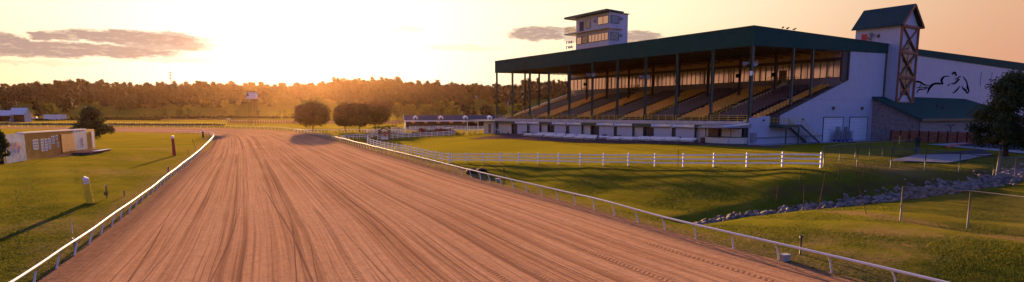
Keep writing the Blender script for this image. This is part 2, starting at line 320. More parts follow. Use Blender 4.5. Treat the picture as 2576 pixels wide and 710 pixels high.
def grass():
    m, t, b = newmat('grass'); P = world_co(t); at = t.node('ShaderNodeAttribute', attribute_name='mask').outputs['Color']
    dry, lawn, bank = t.sep(at)
    n1 = t.noise(P, .12, 4, .6); n2 = t.noise(P, .8, 5, .65); n3 = t.noise(P, 5., 4, .7); n4 = t.noise(P, 22., 2, .6)
    c = t.mix(t.ramp(n1, .35, .65), (.056, .080, .007), (.112, .120, .009))
    c = t.mix(t.ramp(n2, .45, .72, 0, .6), c, (.135, .115, .022))
    c = t.mix(t.ramp(n3, .5, .7, 0, .6), c, (.038, .050, .006))
    c = t.mix(t.m('MULTIPLY', t.ramp(t.m('ADD', n2, t.m('MULTIPLY', dry, .5)), .55, .8), .75), c, (.155, .105, .042))
    c = t.mix(t.m('MULTIPLY', dry, t.ramp(n3, .35, .6)), c, (.19, .11, .06))
    # mown lawn stripes run along the building
    rot = t.m('ADD', t.m('MULTIPLY', t.sep(P)[0], float(D2[0])), t.m('MULTIPLY', t.sep(P)[1], float(D2[1])))
    st = t.ramp(t.m('SINE', t.m('MULTIPLY', rot, 4.2)), -.4, .4); lc = t.mix(st, (.115, .130, .008), (.150, .152, .009))
    lc = t.mix(t.ramp(n2, .4, .7, 0, .5), lc, (.20, .15, .012)); c = t.mix(lawn, c, lc)
    c = t.mix(t.m('MULTIPLY', bank, t.ramp(n2, .3, .6, 0, .8)), c, (.075, .045, .025))
    d = t.node('ShaderNodeBsdfDiffuse'); tr = t.node('ShaderNodeBsdfTranslucent')
    t.put(b.inputs['Base Color'], c); b.inputs['Roughness'].default_value = 1.; b.inputs['Specular IOR Level'].default_value = 0.
    b.inputs['Sheen Weight'].default_value = .11; b.inputs['Sheen Roughness'].default_value = .35; b.inputs['Sheen Tint'].default_value = (.85, .62, .06, 1)
    h = t.m('ADD', t.m('MULTIPLY', n2, .6), t.m('ADD', t.m('MULTIPLY', n3, .5), t.m('MULTIPLY', n4, .22)))
    t.put(b.inputs['Normal'], t.bump(h, .8, .12))
    return m
M['grass'] = grass()
def blade():
    m, t, b = newmat('grass_blades'); P = world_co(t); n = t.noise(P, .9, 3, .6)
    c = t.mix(t.ramp(n, .35, .65), (.062, .088, .008), (.135, .135, .011))
    t.put(b.inputs['Base Color'], c); b.inputs['Roughness'].default_value = .7; b.inputs['Specular IOR Level'].default_value = .1
    tr = t.node('ShaderNodeBsdfTranslucent'); t.put(tr.inputs[0], t.mix(.3, c, (.16, .15, .015)))
    mx = t.node('ShaderNodeMixShader'); mx.inputs[0].default_value = .35; t.l.new(b.outputs[0], mx.inputs[1]); t.l.new(tr.outputs[0], mx.inputs[2])
    t.l.new(mx.outputs[0], t.n['Material Output'].inputs[0]); return m
M['blade'] = blade()
def leaf(name, c1, c2, trans=.3):
    m, t, b = newmat(name); P = world_co(t); n = t.noise(P, .35, 3, .6); n2 = t.noise(P, 2.5, 2, .6)
    c = t.mix(t.ramp(t.m('ADD', t.m('MULTIPLY', n, .6), t.m('MULTIPLY', n2, .4)), .36, .64), c1, c2)
    t.put(b.inputs['Base Color'], c); b.inputs['Roughness'].default_value = .7; b.inputs['Specular IOR Level'].default_value = .15
    tr = t.node('ShaderNodeBsdfTranslucent'); t.put(tr.inputs[0], t.mix(1., c, (1.5, 1.4, .6), 'MULTIPLY'))
    mx = t.node('ShaderNodeMixShader'); mx.inputs[0].default_value = trans; t.l.new(b.outputs[0], mx.inputs[1]); t.l.new(tr.outputs[0], mx.inputs[2])
    t.l.new(mx.outputs[0], t.n['Material Output'].inputs[0]); return m
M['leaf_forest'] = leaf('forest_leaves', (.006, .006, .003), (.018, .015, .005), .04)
M['leaf_round'] = leaf('round_tree_leaves', (.024, .016, .006), (.055, .036, .010), .12)
M['leaf_pale'] = leaf('pale_leaves', (.055, .070, .014), (.13, .135, .028), .35)
M['leaf_pine'] = leaf('pine_needles', (.022, .034, .012), (.085, .095, .026), .2)
M['bark'] = paint('bark', (.075, .045, .032), .9, .3, 3.)
def mesh_wire(name, col, size=.06):
    m, t, b = newmat(name); uv = t.node('ShaderNodeUVMap').outputs[0]; u, v, _ = t.sep(uv)
    a = t.m('PINGPONG', t.m('ADD', u, v), size); c = t.m('PINGPONG', t.m('SUBTRACT', u, v), size)
    al = t.m('MAXIMUM', t.m('LESS_THAN', a, size * .09), t.m('LESS_THAN', c, size * .09))
    b.inputs['Base Color'].default_value = (*col, 1); b.inputs['Roughness'].default_value = .5; t.put(b.inputs['Alpha'], al); return m
M['wire_green'] = mesh_wire('green_chain_link', (.03, .06, .05)); M['wire_rust'] = mesh_wire('rusty_chain_link', (.12, .07, .05)); M['wire_galv'] = mesh_wire('galvanised_chain_link', (.3, .29, .28))
def rockmat():
    m, t, b = newmat('grey_rock'); P = world_co(t); n = t.noise(P, 1.6, 2, .5); n2 = t.noise(P, 9., 4, .7)
    c = t.mix(t.ramp(n, .35, .65), (.10, .072, .052), (.28, .21, .155)); c = t.mix(t.ramp(n2, .5, .7, 0, .5), c, (.09, .08, .08))
    t.put(b.inputs['Base Color'], c); b.inputs['Roughness'].default_value = .9; t.put(b.inputs['Normal'], t.bump(n2, .6, .04)); return m
M['rock'] = rockmat()

# ------------------------------------------------------------------ mesh helpers
class MB:
    def __init__(s): s.v = []; s.f = []; s.mi = []; s.uv = None; s.cur = 0
    def add(s, vs, fs, mi=None):
        n = len(s.v); s.v += [tuple(map(float, p)) for p in vs]; s.f += [tuple(i + n for i in f) for f in fs]; s.mi += [s.cur if mi is None else mi] * len(fs); return s
    def hexa(s, p, mi=None):          # 8 corners: bottom ring then top ring
        return s.add(p, [(3, 2, 1, 0), (4, 5, 6, 7), (0, 1, 5, 4), (1, 2, 6, 5), (2, 3, 7, 6), (3, 0, 4, 7)], mi)
    def box(s, x0, x1, y0, y1, z0, z1, mi=None):
        if x0 > x1: x0, x1 = x1, x0
        if y0 > y1: y0, y1 = y1, y0
        return s.hexa([(x0, y0, z0), (x1, y0, z0), (x1, y1, z0), (x0, y1, z0), (x0, y0, z1), (x1, y0, z1), (x1, y1, z1), (x0, y1, z1)], mi)
    def prism(s, poly, fn, a, b, mi=None):  # extrude 2d polygon; fn(u,v,w)->xyz
        n = len(poly); vs = [fn(u, v, a) for u, v in poly] + [fn(u, v, b) for u, v in poly]
        return s.add(vs, [tuple(range(n)), tuple(range(2 * n - 1, n - 1, -1))] + [(i, i + n, (i + 1) % n + n, (i + 1) % n) for i in range(n)], mi)
    def tube(s, pts, r, n=8, r2=None, mi=None, cap=True):
        pts = [np.array(p, float) for p in pts]; m = len(pts); rs = np.linspace(r, r if r2 is None else r2, m); vs = []
        for i, p in enumerate(pts):
            d = pts[min(i + 1, m - 1)] - pts[max(i - 1, 0)]; d = d / (np.linalg.norm(d) + 1e-9)
            a = np.array([0, 0, 1.]) if abs(d[2]) < .9 else np.array([1., 0, 0]); e1 = np.cross(d, a); e1 /= np.linalg.norm(e1); e2 = np.cross(d, e1)
            for k in range(n):
                th = 2 * math.pi * (k + .5) / n; vs.append(p + (e1 * math.cos(th) + e2 * math.sin(th)) * rs[i])
        fs = [(i * n + k, i * n + (k + 1) % n, (i + 1) * n + (k + 1) % n, (i + 1) * n + k) for i in range(m - 1) for k in range(n)]
        if cap: fs += [tuple(range(n)), tuple(range(m * n - 1, (m - 1) * n - 1, -1))]
        return s.add(vs, fs, mi)
    def beam(s, a, b, w, h, mi=None, up=(0, 0, 1)):    # rectangular bar from a to b
        a = np.array(a, float); b = np.array(b, float); d = b - a; d /= np.linalg.norm(d); up = np.array(up, float)
        if abs(d @ up) > .97: up = np.array([0, 1., 0])
        e1 = np.cross(d, up); e1 /= np.linalg.norm(e1); e2 = np.cross(e1, d); e1 = e1 * w / 2; e2 = e2 * h / 2
        return s.hexa([a - e1 - e2, a + e1 - e2, b + e1 - e2, b - e1 - e2, a - e1 + e2, a + e1 + e2, b + e1 + e2, b - e1 + e2], mi)
    def build(s, name, mats, parent=None, smooth=False):
        me = bpy.data.meshes.new(name); me.from_pydata(s.v, [], s.f)
        for m in (mats if isinstance(mats, (list, tuple)) else [mats]): me.materials.append(m)
        if any(s.mi): me.polygons.foreach_set('material_index', s.mi)
        if smooth: me.polygons.foreach_set('use_smooth', [True] * len(s.f))
        me.update(); o = bpy.data.objects.new(name, me); C.objects.link(o)
        if parent is not None: o.parent = parent
        return o
def tag(o, label=None, cat=None, group=None, kind=None):
    if label: o['label'] = label
    if cat: o['category'] = cat
    if group: o['group'] = group
    if kind: o['kind'] = kind
    return o
def empty(name, loc, rz=0., label=None, cat=None, group=None):
    o = bpy.data.objects.new(name, None); C.objects.link(o); o.location = tuple(map(float, loc)); o.rotation_euler = (0, 0, rz); o.empty_display_size = .5
    return tag(o, label, cat, group)
def copy_tree(o, parent=None):
    c = o.copy(); C.objects.link(c); c.parent = parent
    for ch in list(o.children): copy_tree(ch, c)
    return c
def fastmesh(name, V, Fq, mat, parent=None, smooth=False, uv=None, col=None):
    me = bpy.data.meshes.new(name); V = np.asarray(V, np.float32); Fq = np.asarray(Fq, np.int32)
    me.vertices.add(len(V)); me.vertices.foreach_set('co', V.ravel()); k = Fq.shape[1]
    me.loops.add(Fq.size); me.loops.foreach_set('vertex_index', Fq.ravel()); me.polygons.add(len(Fq))
    me.polygons.foreach_set('loop_start', np.arange(0, Fq.size, k, dtype=np.int32)); me.polygons.foreach_set('loop_total', np.full(len(Fq), k, np.int32))
    if smooth: me.polygons.foreach_set('use_smooth', np.ones(len(Fq), bool))
    if uv is not None:
        l = me.uv_layers.new(name='UVMap'); l.data.foreach_set('uv', np.asarray(uv, np.float32)[Fq.ravel()].ravel())
    if col is not None:
        a = me.color_attributes.new('mask', 'FLOAT_COLOR', 'POINT'); a.data.foreach_set('color', np.c_[col, np.ones(len(V))].astype(np.float32).ravel())
    me.materials.append(mat); me.update(calc_edges=True); me.validate()
    o = bpy.data.objects.new(name, me); C.objects.link(o)
    if parent is not None: o.parent = parent
    return o

# ------------------------------------------------------------------ ground sheet
def dist_poly(p, x, y):
    d = np.full(x.shape, 1e9)
    for a, b in zip(p[:-1, :2], p[1:, :2]):
        ab = b - a; t = np.clip(((x - a[0]) * ab[0] + (y - a[1]) * ab[1]) / (ab @ ab), 0, 1); d = np.minimum(d, np.hypot(x - a[0] - t * ab[0], y - a[1] - t * ab[1]))
    return d
rockline = np.array([G(*p)[:2] for p in [(1745, 553), (1850, 534), (2000, 516), (2100, 507), (2200, 494), (2300, 480), (2400, 464), (2500, 450), (2600, 425), (2760, 395)]])
DITCH = rockline
def axis(a, b, near, lo, hi, grow):
    out = list(np.arange(a, b + 1e-6, near)); st = near
    while out[-1] < hi: st = min(st * grow, 60); out.append(out[-1] + st)
    st = near
    while out[0] > lo: st = min(st * grow, 60); out.insert(0, out[0] - st)
    return np.array(out)
xs = axis(-75, 85, .6, -3500, 3500, 1.05); ys = axis(18, 120, .6, -600, 4500, 1.04)
XX, YY = np.meshgrid(xs, ys); ZZ = zt(XX, YY)
poly = np.vstack([rb[:, :2], lb[::-1, :2]])
def inside(poly, x, y):
    r = np.zeros(x.shape, bool); n = len(poly)
    for i in range(n):
        x1, y1 = poly[i]; x2, y2 = poly[(i + 1) % n]
        if y1 == y2: continue
        c = ((y1 > y) != (y2 > y)) & (x < (x2 - x1) * (y - y1) / (y2 - y1) + x1); r ^= c
    return r
def dist_poly(p, x, y):
    d = np.full(x.shape, 1e9)
    for a, b in zip(p[:-1, :2], p[1:, :2]):
        ab = b - a; t = np.clip(((x - a[0]) * ab[0] + (y - a[1]) * ab[1]) / (ab @ ab), 0, 1); d = np.minimum(d, np.hypot(x - a[0] - t * ab[0], y - a[1] - t * ab[1]))
    return d
ins = inside(poly, XX, YY); dR = dist_poly(rb, XX, YY); dL = dist_poly(lb, XX, YY)
dE = np.minimum(dR, dL)
ZZ = np.where(ins, ZZ - .5 * sstep(.2, 1.6, dE), ZZ)
nse = lambda s, sd_: np.sin(XX / s + sd_) * np.cos(YY / (s * 1.13) + sd_ * 2.1) + .6 * np.sin(XX / (s * .47) + YY / (s * .6) + sd_)
ZZ += np.where(ins, 0, sstep(.5, 4, dE) * (.035 * nse(2.3, 1.) + .02 * nse(.9, 4.)))
# masks: dry strips by the rails, the mown lawn, the earthen bank above the rocks
LAWN = np.array([G(924, 361)[:2], G(1131, 408)[:2], G(1600, 419)[:2], G(2065, 423)[:2], G(2300, 384)[:2], W(-3, 40)[:2], W(-3, 0)[:2], W(12, -8)[:2], W(50, -10.6)[:2], W(62, -12)[:2], G(1130, 340)[:2]])
lawn = inside(LAWN, XX, YY).astype(float)
dry = np.clip(1.2 - dE / 2.2, 0, 1) * .8
bankl = np.array([G(*p)[:2] for p in [(1960, 485), (2100, 474), (2200, 468), (2300, 462), (2420, 448), (2520, 430), (2620, 408)]])
bank = np.clip(1.3 - dist_poly(bankl, XX, YY) / 1.2, 0, 1)
fl = np.array([G(*p)[:2] for p in [(2058, 528), (2120, 534), (2182, 540), (2265, 552), (2402, 575), (2576, 605)]])
dry = np.maximum(dry, np.clip(1.1 - dist_poly(fl, XX, YY) / .8, 0, 1) * .9)
for p, rad, k in [((300, 432), 5, .55), ((360, 400), 5, .4), ((230, 620), 2.6, .8), ((150, 570), 4, .45), ((2230, 590), 2.2, .6), ((2330, 610), 2.5, .55), ((2050, 600), 2.5, .5), ((2240, 425), 4, .6), ((420, 375), 5, .45), ((100, 620), 3, .5), ((1900, 600), 2, .6), ((2150, 655), 2, .6)]:
    q = G(*p); dry = np.maximum(dry, k * np.exp(-(((XX - q[0]) / rad) ** 2 + ((YY - q[1]) / rad) ** 2)))
far_f = sstep(300, 420, np.hypot(XX, YY)); dry = np.maximum(dry, far_f * .12); lawn = np.maximum(lawn, far_f * .12)
ny_, nx_ = XX.shape; idx = np.arange(nx_ * ny_).reshape(ny_, nx_)
FQ = np.stack([idx[:-1, :-1], idx[:-1, 1:], idx[1:, 1:], idx[1:, :-1]], -1).reshape(-1, 4)
go = fastmesh('ground', np.c_[XX.ravel(), YY.ravel(), ZZ.ravel()], FQ, M['grass'], smooth=True, col=np.c_[dry.ravel(), lawn.ravel(), bank.ravel()])
tag(go, kind='structure')

# ------------------------------------------------------------------ track
def cutat(p, q):
    i = int(np.argmin(np.hypot(p[:, 0] - q[0], p[:, 1] - q[1]))); return p[:i + 1], p[i:]
ra, rbb = cutat(rb, pz(872.4, 358.6, .5)); la, lbb = cutat(lb, pz(497, 393, .08))
RR = np.vstack([resample(ra, 240), resample(rbb, 160)[1:]]); LL = np.vstack([resample(la, 240), resample(lbb, 160)[1:]])
RR = smooth(RR, 6); LL = smooth(LL, 6); nc = 40; ww = np.linspace(0, 1, nc + 1)
TV = LL[:, None, :] * (1 - ww)[None, :, None] + RR[:, None, :] * ww[None, :, None]; TV[:, :, 2] += .03
mid = TV[:, nc // 2]; vv = np.r_[0, np.cumsum(np.linalg.norm(np.diff(mid, axis=0), axis=1))]
TUV = np.stack([np.broadcast_to(ww * 34., TV.shape[:2]), np.broadcast_to(vv[:, None], TV.shape[:2])], -1)
ix = np.arange(TV.shape[0] * (nc + 1)).reshape(-1, nc + 1); TF = np.stack([ix[:-1, :-1], ix[:-1, 1:], ix[1:, 1:], ix[1:, :-1]], -1).reshape(-1, 4)
tag(fastmesh('dirt_track', TV.reshape(-1, 3), TF, M['dirt'], smooth=True, uv=TUV.reshape(-1, 2)), kind='structure')

def drape(name, quad, mat, n=24, m=24, dz=.05):
    a, b, c, d = [np.array(q[:2], float) for q in quad]; u = np.linspace(0, 1, n)[None, :, None]; v = np.linspace(0, 1, m)[:, None, None]
    P = (a * (1 - u) + b * u) * (1 - v) + (d * (1 - u) + c * u) * v; Zp = zt(P[..., 0], P[..., 1]) + dz
    i = np.arange(n * m).reshape(m, n); f = np.stack([i[:-1, :-1], i[:-1, 1:], i[1:, 1:], i[1:, :-1]], -1).reshape(-1, 4)
    return tag(fastmesh(name, np.c_[P[..., 0].ravel(), P[..., 1].ravel(), Zp.ravel()], f, mat, smooth=True), kind='structure')
drape('apron_pavement', [W(-7, -3.6), W(-3.4, .2), W(74, .2), W(66, -13.5)], M['apron'], 40, 80, .06) if False else None
drape('apron_pavement', [W(-6.5, -3.2), W(13, -8.2), W(13, .4), W(-6.5, .4)], M['apron'], 20, 12, .07)
drape('apron_pavement', [W(13, -8.2), W(66, -12), W(66, .4), W(13, .4)], M['apron'], 60, 14, .07)
drape('side_path', [W(-6.5, -3.2), W(-3.2, .3), W(-3.2, 40), W(-6.5, 40)], M['apron'], 12, 40, .07) if False else None
drape('side_path', [W(-3., .4), W(-.0, .4), W(-.0, 40), W(-3., 40)], M['concrete'], 8, 40, .07)
drape('concrete_pad', [G(2233, 407), G(2384, 412), G(2502, 390), G(2305, 391)], M['concrete'], 24, 24, .12)
drape('pad_approach', [G(2400, 408), G(2502, 392), G(2470, 377), G(2340, 388)], M['asphalt'], 16, 16, .08)
drape('road', [G(2330, 364), G(2580, 388), G(2760, 380), G(2440, 359)], M['concrete'], 30, 20, .07)
drape('car_park', [G(2410, 368), G(2640, 386), G(2700, 370), G(2430, 361)], M['asphalt'], 20, 14, .11)
# second track strip and service road beyond the turn
drape('backstretch_track', [G(-300, 300.5), G(560, 302.5), G(560, 300), G(-300, 298.3)], M['soil'], 40, 6, .1)
drape('backstretch_track', [G(575, 310), G(1010, 312), G(1010, 304), G(575, 304.5)], M['soil'], 40, 10, .12)
drape('grass_strip', [G(-200, 311.5), G(565, 312), G(565, 304.5), G(-200, 304.5)], M['grass'], 30, 8, .1)

# ------------------------------------------------------------------ rails
def offset_line(p, d):               # horizontal offset to the left of travel
    tg = np.gradient(p[:, :2], axis=0); tg /= np.linalg.norm(tg, axis=1)[:, None] + 1e-9
    q = p.copy(); q[:, 0] += -tg[:, 1] * d; q[:, 1] += tg[:, 0] * d; return q
def running_rail(base, side, label, cat='rail', step=3.0, wob=.03, hgt=1.0, r=.062, seed=0, over=.38):
    base = spaced(np.array(base), step); n = len(base)
    top = offset_line(base, side * over); rg = np.random.default_rng(seed)
    top[:, 2] = base[:, 2] + hgt + smooth(np.c_[rg.normal(0, wob, (n, 3))], 1)[:, 0]
    o0 = base[0].copy(); root = empty('running_rail', o0, 0, label, cat)
    fine = spaced(top, .75); fine = smooth(fine, 1)
    MB().tube(fine - o0, r, 8).build('rail', M['rail'], root, True)
    for b, t in zip(base, top):
        lean = rg.normal(0, .03, 3); lean[2] = 0
        b = b.copy(); b[2] -= .1; mid_ = b * .35 + t * .65; mid_[:2] = b[:2] * .55 + t[:2] * .45 + lean[:2]
        pts = [b - o0, (b * .7 + mid_ * .3) - o0 + np.array([0, 0, .0]), mid_ - o0, t - o0 - [0, 0, .03]]
        MB().tube(pts, .05, 6, .042).build('post', M['post'], root, True)
    return root
iR = [i for i, p in enumerate(rb) if p[1] > 16 or i > 1]; rgt = rb[np.array([p[1] > 14 for p in rb])]
k1 = int(np.argmin(np.hypot(rgt[:, 0] - pz(766.7, 334.1, .95)[0], rgt[:, 1] - pz(766.7, 334.1, .95)[1])))
running_rail(rgt[:k1 + 1], 1, 'long white outer track rail on curved posts at the right edge of the dirt', seed=1)
tr_ = rgt[k1:]; tr_ = tr_[tr_[:, 0] > -330]
running_rail(tr_ + np.array([.6, .8, 0]), 1, 'white outer rail sweeping round the far turn of the dirt track', seed=2, step=3.2, wob=.01, r=.06)
lf = lb[np.array([p[1] > 14 for p in lb])]; kt = int(np.argmax([p[1] > 205 for p in lf]))
running_rail(lf[:kt + 3], -1, 'white inner track rail glowing in the sun at the left edge of the dirt', seed=3, wob=.035, r=.06)

def post_fence(pts, nb, label, heights=(.35, .75, 1.15), ph=1.35, pw=.13, name='post_and_rail_fence', mat='white', rh=.14, group=None, cat='fence'):
    pts = np.array([[p[0], p[1], z1(p[0], p[1])] for p in pts]); o0 = pts[0].copy(); root = empty(name, o0, 0, label, cat, group)
    P = resample(pts, nb + 1); P[:, 2] = zt(P[:, 0], P[:, 1])
    for p in P:
        q = p - o0; m = MB(); m.box(q[0] - pw / 2, q[0] + pw / 2, q[1] - pw / 2, q[1] + pw / 2, q[2] - .1, q[2] + ph)
        m.add([(q[0] - pw * .6, q[1] - pw * .6, q[2] + ph + .002), (q[0] + pw * .6, q[1] - pw * .6, q[2] + ph + .002), (q[0] + pw * .6, q[1] + pw * .6, q[2] + ph + .002), (q[0] - pw * .6, q[1] + pw * .6, q[2] + ph + .002), (q[0], q[1], q[2] + ph + .07)], [(3, 2, 1, 0), (0, 1, 4), (1, 2, 4), (2, 3, 4), (3, 0, 4)])
        m.build('post', M[mat], root)
    for h in heights:
        m = MB()
        for a, b in zip(P[:-1] - o0, P[1:] - o0):
            m.beam(a + [0, 0, h + random.uniform(-.012, .012)], b + [0, 0, h + random.uniform(-.012, .012)], .045, rh)
        m.build('rail', M[mat], root)
    return root
A, Bc, Cc = pz(924, 361.3, .7), pz(1131, 408, .6), pz(2064, 423.5, 2.75)
post_fence([A, Bc], 17, 'white three rail fence running beside the track to the lawn corner', heights=(.4, .82, 1.25), ph=1.47)
post_fence([Bc + np.array([.25, .1, 0]), Cc], 15, 'long white three rail fence along the front of the lawn above the ditch', heights=(.4, .8, 1.2), ph=1.4)

# ------------------------------------------------------------------ grandstand
GZ = 2.78
gs = empty('grandstand', (C0[0], C0[1], 0), PHI, 'long covered grandstand with green metal roof edge and tiers of orange and dark seats', 'grandstand')
TL = 73.0; RD = 42.6; zT = 20.8
def gb(): return MB()
# local coordinates: x = depth from the front (s), y = along the front (t)
m = gb(); m.box(-.15, .0, -.15, TL + .15, 17.9, zT); m.build('front_fascia', M['green'], gs)
m = gb(); m.hexa([(.0, -.15, 17.9), (RD, -.15, 19.05), (RD, .0, 19.05), (.0, .0, 17.9), (.0, -.15, zT), (RD, -.15, zT), (RD, .0, zT), (.0, .0, zT)]); m.build('side_fascia', M['green'], gs)
m = gb(); m.hexa([(.0, TL, 17.9), (RD, TL, 19.05), (RD, TL + .15, 19.05), (.0, TL + .15, 17.9), (.0, TL, zT), (RD, TL, zT), (RD, TL + .15, zT), (.0, TL + .15, zT)]); m.build('far_fascia', M['green'], gs)
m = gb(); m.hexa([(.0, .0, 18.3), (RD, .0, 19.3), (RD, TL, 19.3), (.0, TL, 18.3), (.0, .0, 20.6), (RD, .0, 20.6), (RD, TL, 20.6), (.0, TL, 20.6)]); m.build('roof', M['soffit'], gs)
m = gb(); m.box(-.22, -.1, -.22, TL + .22, zT, zT + .08); m.box(-.1, RD, -.22, -.1, zT, zT + .08); m.build('roof_edge_trim', M['dark'], gs)
m = gb()                              # trusses under the roof
for k in range(21):
    t = .6 + k * (TL - 1.2) / 20
    m.beam((.3, t, 17.95), (26, t, 18.35), .12, .16)
    for j in range(16):
        a = .6 + j * 1.6; m.beam((a, t, 18.0), (a + .8, t, 18.5), .05, .05); m.beam((a + .8, t, 18.5), (a + 1.6, t, 18.02), .05, .05)
m.build('roof_truss', M['dark'], gs)
def column(s, t, z0, z1_, w=.34, mat='greenp'):
    m = gb(); f = w / 2
    m.box(s - f, s + f, t - f, t - f + .05, z0, z1_); m.box(s - f, s + f, t + f - .05, t + f, z0, z1_); m.box(s - .04, s + .04, t - f + .05, t + f - .05, z0, z1_)
    return m.build('column', M[mat], gs)
for k in range(11):
    column(.35 if k == 0 else .0 + .2, .2 if k == 0 else min(k * 7.3, TL - .2), GZ - .3, 18.0, .42 if k == 0 else .36)
for s in (11.1, 16.8): column(s, .1, 6 + s * .28, 18.3)
for s in (9., 13.6): column(s, TL - .1, GZ, 18.3, .34)
for k in range(1, 10): column(17.7, k * 7.3, 10.0, 18.6, .36, 'dark')
# seating deck
S0, S1, Z0, Z1 = 3.4, 24.2, 6.4, 12.35; NR = 23; dp = (S1 - S0) / NR; rs = (Z1 - Z0) / NR
m = gb(); m.box(-.3, S0, 0.2, TL, 5.95, 6.4); m.build('front_walkway', M['concrete'], gs)
m = gb(); m.box(-.42, -.3, .3, TL, 5.85, 6.46); m.build('ledge', M['concrete_w'], gs)
prof = [(S0, 5.9)]
for i in range(NR): prof += [(S0 + i * dp, Z0 + (i + 1) * rs), (S0 + (i + 1) * dp, Z0 + (i + 1) * rs)]
prof += [(S1 + 1.8, Z1), (S1 + 1.8, 5.9)]
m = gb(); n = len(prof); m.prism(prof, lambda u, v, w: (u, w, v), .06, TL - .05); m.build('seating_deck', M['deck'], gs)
secs = [(0.3, 2.2, 1), (3.4, 9.4, 0)]
aisles = [(2.2, 3.4)]; voms = []
t0 = 9.4
while t0 < TL - 3:
    voms.append((t0, t0 + 2.1)); secs.append((t0 + 2.1, min(t0 + 7.2, TL - 1.3), 1))
    if t0 + 8.3 < TL: aisles.append((t0 + 7.2, t0 + 8.3)); secs.append((t0 + 8.3, min(t0 + 14.6, TL - 1.3), 0))
    t0 += 14.6
for a, b in aisles + voms:
    m = gb(); isv = (a, b) in voms
    for i in range(NR):
        s = S0 + i * dp
        if isv and s < S0 + 7.5: continue
        z = Z0 + (i + 1) * rs; m.box(s - .02, s + .12, a, b, z - .12, z + .012); m.box(s + .12, s + .42, a, b, z + .004, z + .014) ; m.box(s - .06, s + .28, a + .1, b - .1, z - .3, z - .12)
    m.build('aisle_steps', M['step'], gs)
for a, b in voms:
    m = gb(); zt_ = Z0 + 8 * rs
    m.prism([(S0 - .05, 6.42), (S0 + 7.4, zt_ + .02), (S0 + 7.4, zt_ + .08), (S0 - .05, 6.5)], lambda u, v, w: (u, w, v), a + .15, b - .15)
    m.build('vomitory_shade_slab', M['black'], gs)  # black slab on the solid deck, painting in the shade of an opening
    m = gb()
    for y in (a + .05, b - .05):
        m.beam((S0, y, 7.35), (S0 + 7.5, y, zt_ + 1.0), .06, .06); m.beam((S0, y, 6.9), (S0 + 7.5, y, zt_ + .55), .05, .05)
        for q in range(5): s = S0 + q * 1.87; zz = 6.4 + (zt_ - 6.4) * q / 4; m.beam((s, y, zz), (s, y, zz + 1.0), .06, .06)
    m.beam((S0 + 7.5, a, zt_ + 1.), (S0 + 7.5, b, zt_ + 1.), .06, .06); m.beam((S0 + 7.5, a, zt_ + .55), (S0 + 7.5, b, zt_ + .55), .06, .06)
    m.build('vomitory_railing', M['yellow'], gs)
seat_pos = []
for a, b, c in secs:
    for i in range(NR - 1):
        s = S0 + i * dp + .5; z = Z0 + (i + 1) * rs; ns = max(1, int((b - a) / .56)); g0 = a + ((b - a) - ns * .56) / 2
        for j in range(ns):
            if random.random() < .006: continue
            seat_pos.append((s, g0 + (j + .5) * .56, z, c))
def seat_into(m, s, t, z, mi):
    m.box(s - .22, s + .16, t - .23, t + .23, z + .36, z + .42, mi)
    m.hexa([(s + .14, t - .23, z + .40), (s + .19, t - .23, z + .40), (s + .19, t + .23, z + .40), (s + .14, t + .23, z + .40), (s + .24, t - .21, z + .80), (s + .29, t - .21, z + .80), (s + .29, t + .21, z + .80), (s + .24, t + .21, z + .80)], mi)
    m.box(s - .02, s + .04, t - .03, t + .03, z, z + .36, 2)
seat_pos.sort(key=lambda p: np.hypot(*(W(p[1], p[0])[:2])))
for p in seat_pos[:100]:
    m = gb(); seat_into(m, *p[:3], 0); m.mi = [0 if i != 2 else 1 for i in m.mi]; o = m.build('seat', [M['seat_o' if p[3] else 'seat_d'], M['dark']], gs)
m = gb()
for p in seat_pos[100:]: seat_into(m, *p[:3], 1 - p[3])
tag(m.build('seat_rows', [M['seat_o'], M['seat_d'], M['dark']], gs), kind='stuff')
# rear wall, windows
SW = 26.3; ZB, ZW = 14.05, 17.0
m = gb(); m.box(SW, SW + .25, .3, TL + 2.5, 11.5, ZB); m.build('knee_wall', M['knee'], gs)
m = gb(); m.box(SW - .1, SW + .25, .3, TL + 2.5, ZW + .55, 19.2); m.build('upper_wall', M['backwall'], gs)
m = gb(); m.box(SW - .2, SW + .25, .3, TL + 2.5, ZW, ZW + .55); m.build('window_header', M['dark'], gs)
for k in range(10):
    a, b = k * 7.3 + .35, (k + 1) * 7.3 + (.25 if k < 9 else 2.4)
    m = gb(); m.box(SW + .06, SW + .12, a, b, ZB + .002, ZW - .002); win = m.build('window', M['glass'], gs)
    m = gb(); m.box(SW - .02, SW + .05, a, b, ZB + .003, ZB + .09)
    for j in range(7): y = a + (b - a) * j / 6; m.box(SW - .04, SW + .05, y - .035, y + .035, ZB + .09, ZW - .003)
    m.build('window_frame', M['dark'], win)
for (a, b) in ((10.2, 12.3), (50, 52)):
    m = gb(); m.box(SW - 1.6, SW, a - 1, b + 1, 13.5, 13.62)
    m.build('upper_landing', M['deck'], gs)
for (a, b) in ((10.2, 12.3), (50, 52)):
    m = gb()
    for z in (14.2, 14.6): m.beam((SW - 1.6, a - 1, z), (SW - 1.6, b + 1, z), .05, .05); m.beam((SW - 1.6, a - 1, z), (SW - 3.8, a - 1, z - 1.2), .05, .05)
    for q in range(5): y = a - 1 + (b - a + 2) * q / 4; m.beam((SW - 1.6, y, 13.6), (SW - 1.6, y, 14.6), .05, .05)
    m.build('landing_railing', M['yellow'], gs)
m = gb(); m.prism([(SW - 1.6, 13.6), (SW - 4.6, 12.1), (SW - 4.6, 11.7), (SW - 1.6, 13.2)], lambda u, v, w: (u, w, v), 9.3, 10.2); m.build('landing_stair', M['step'], gs)
m = gb(); m.box(SW, 28.3, .06, .3, 13.2, 19.); m.build('return_wall', M['dark'], gs)
m = gb(); m.box(SW - .06, SW + .01, 10.5, 12.0, 13.62, 15.9); m.build('upper_door', M['door'], gs)
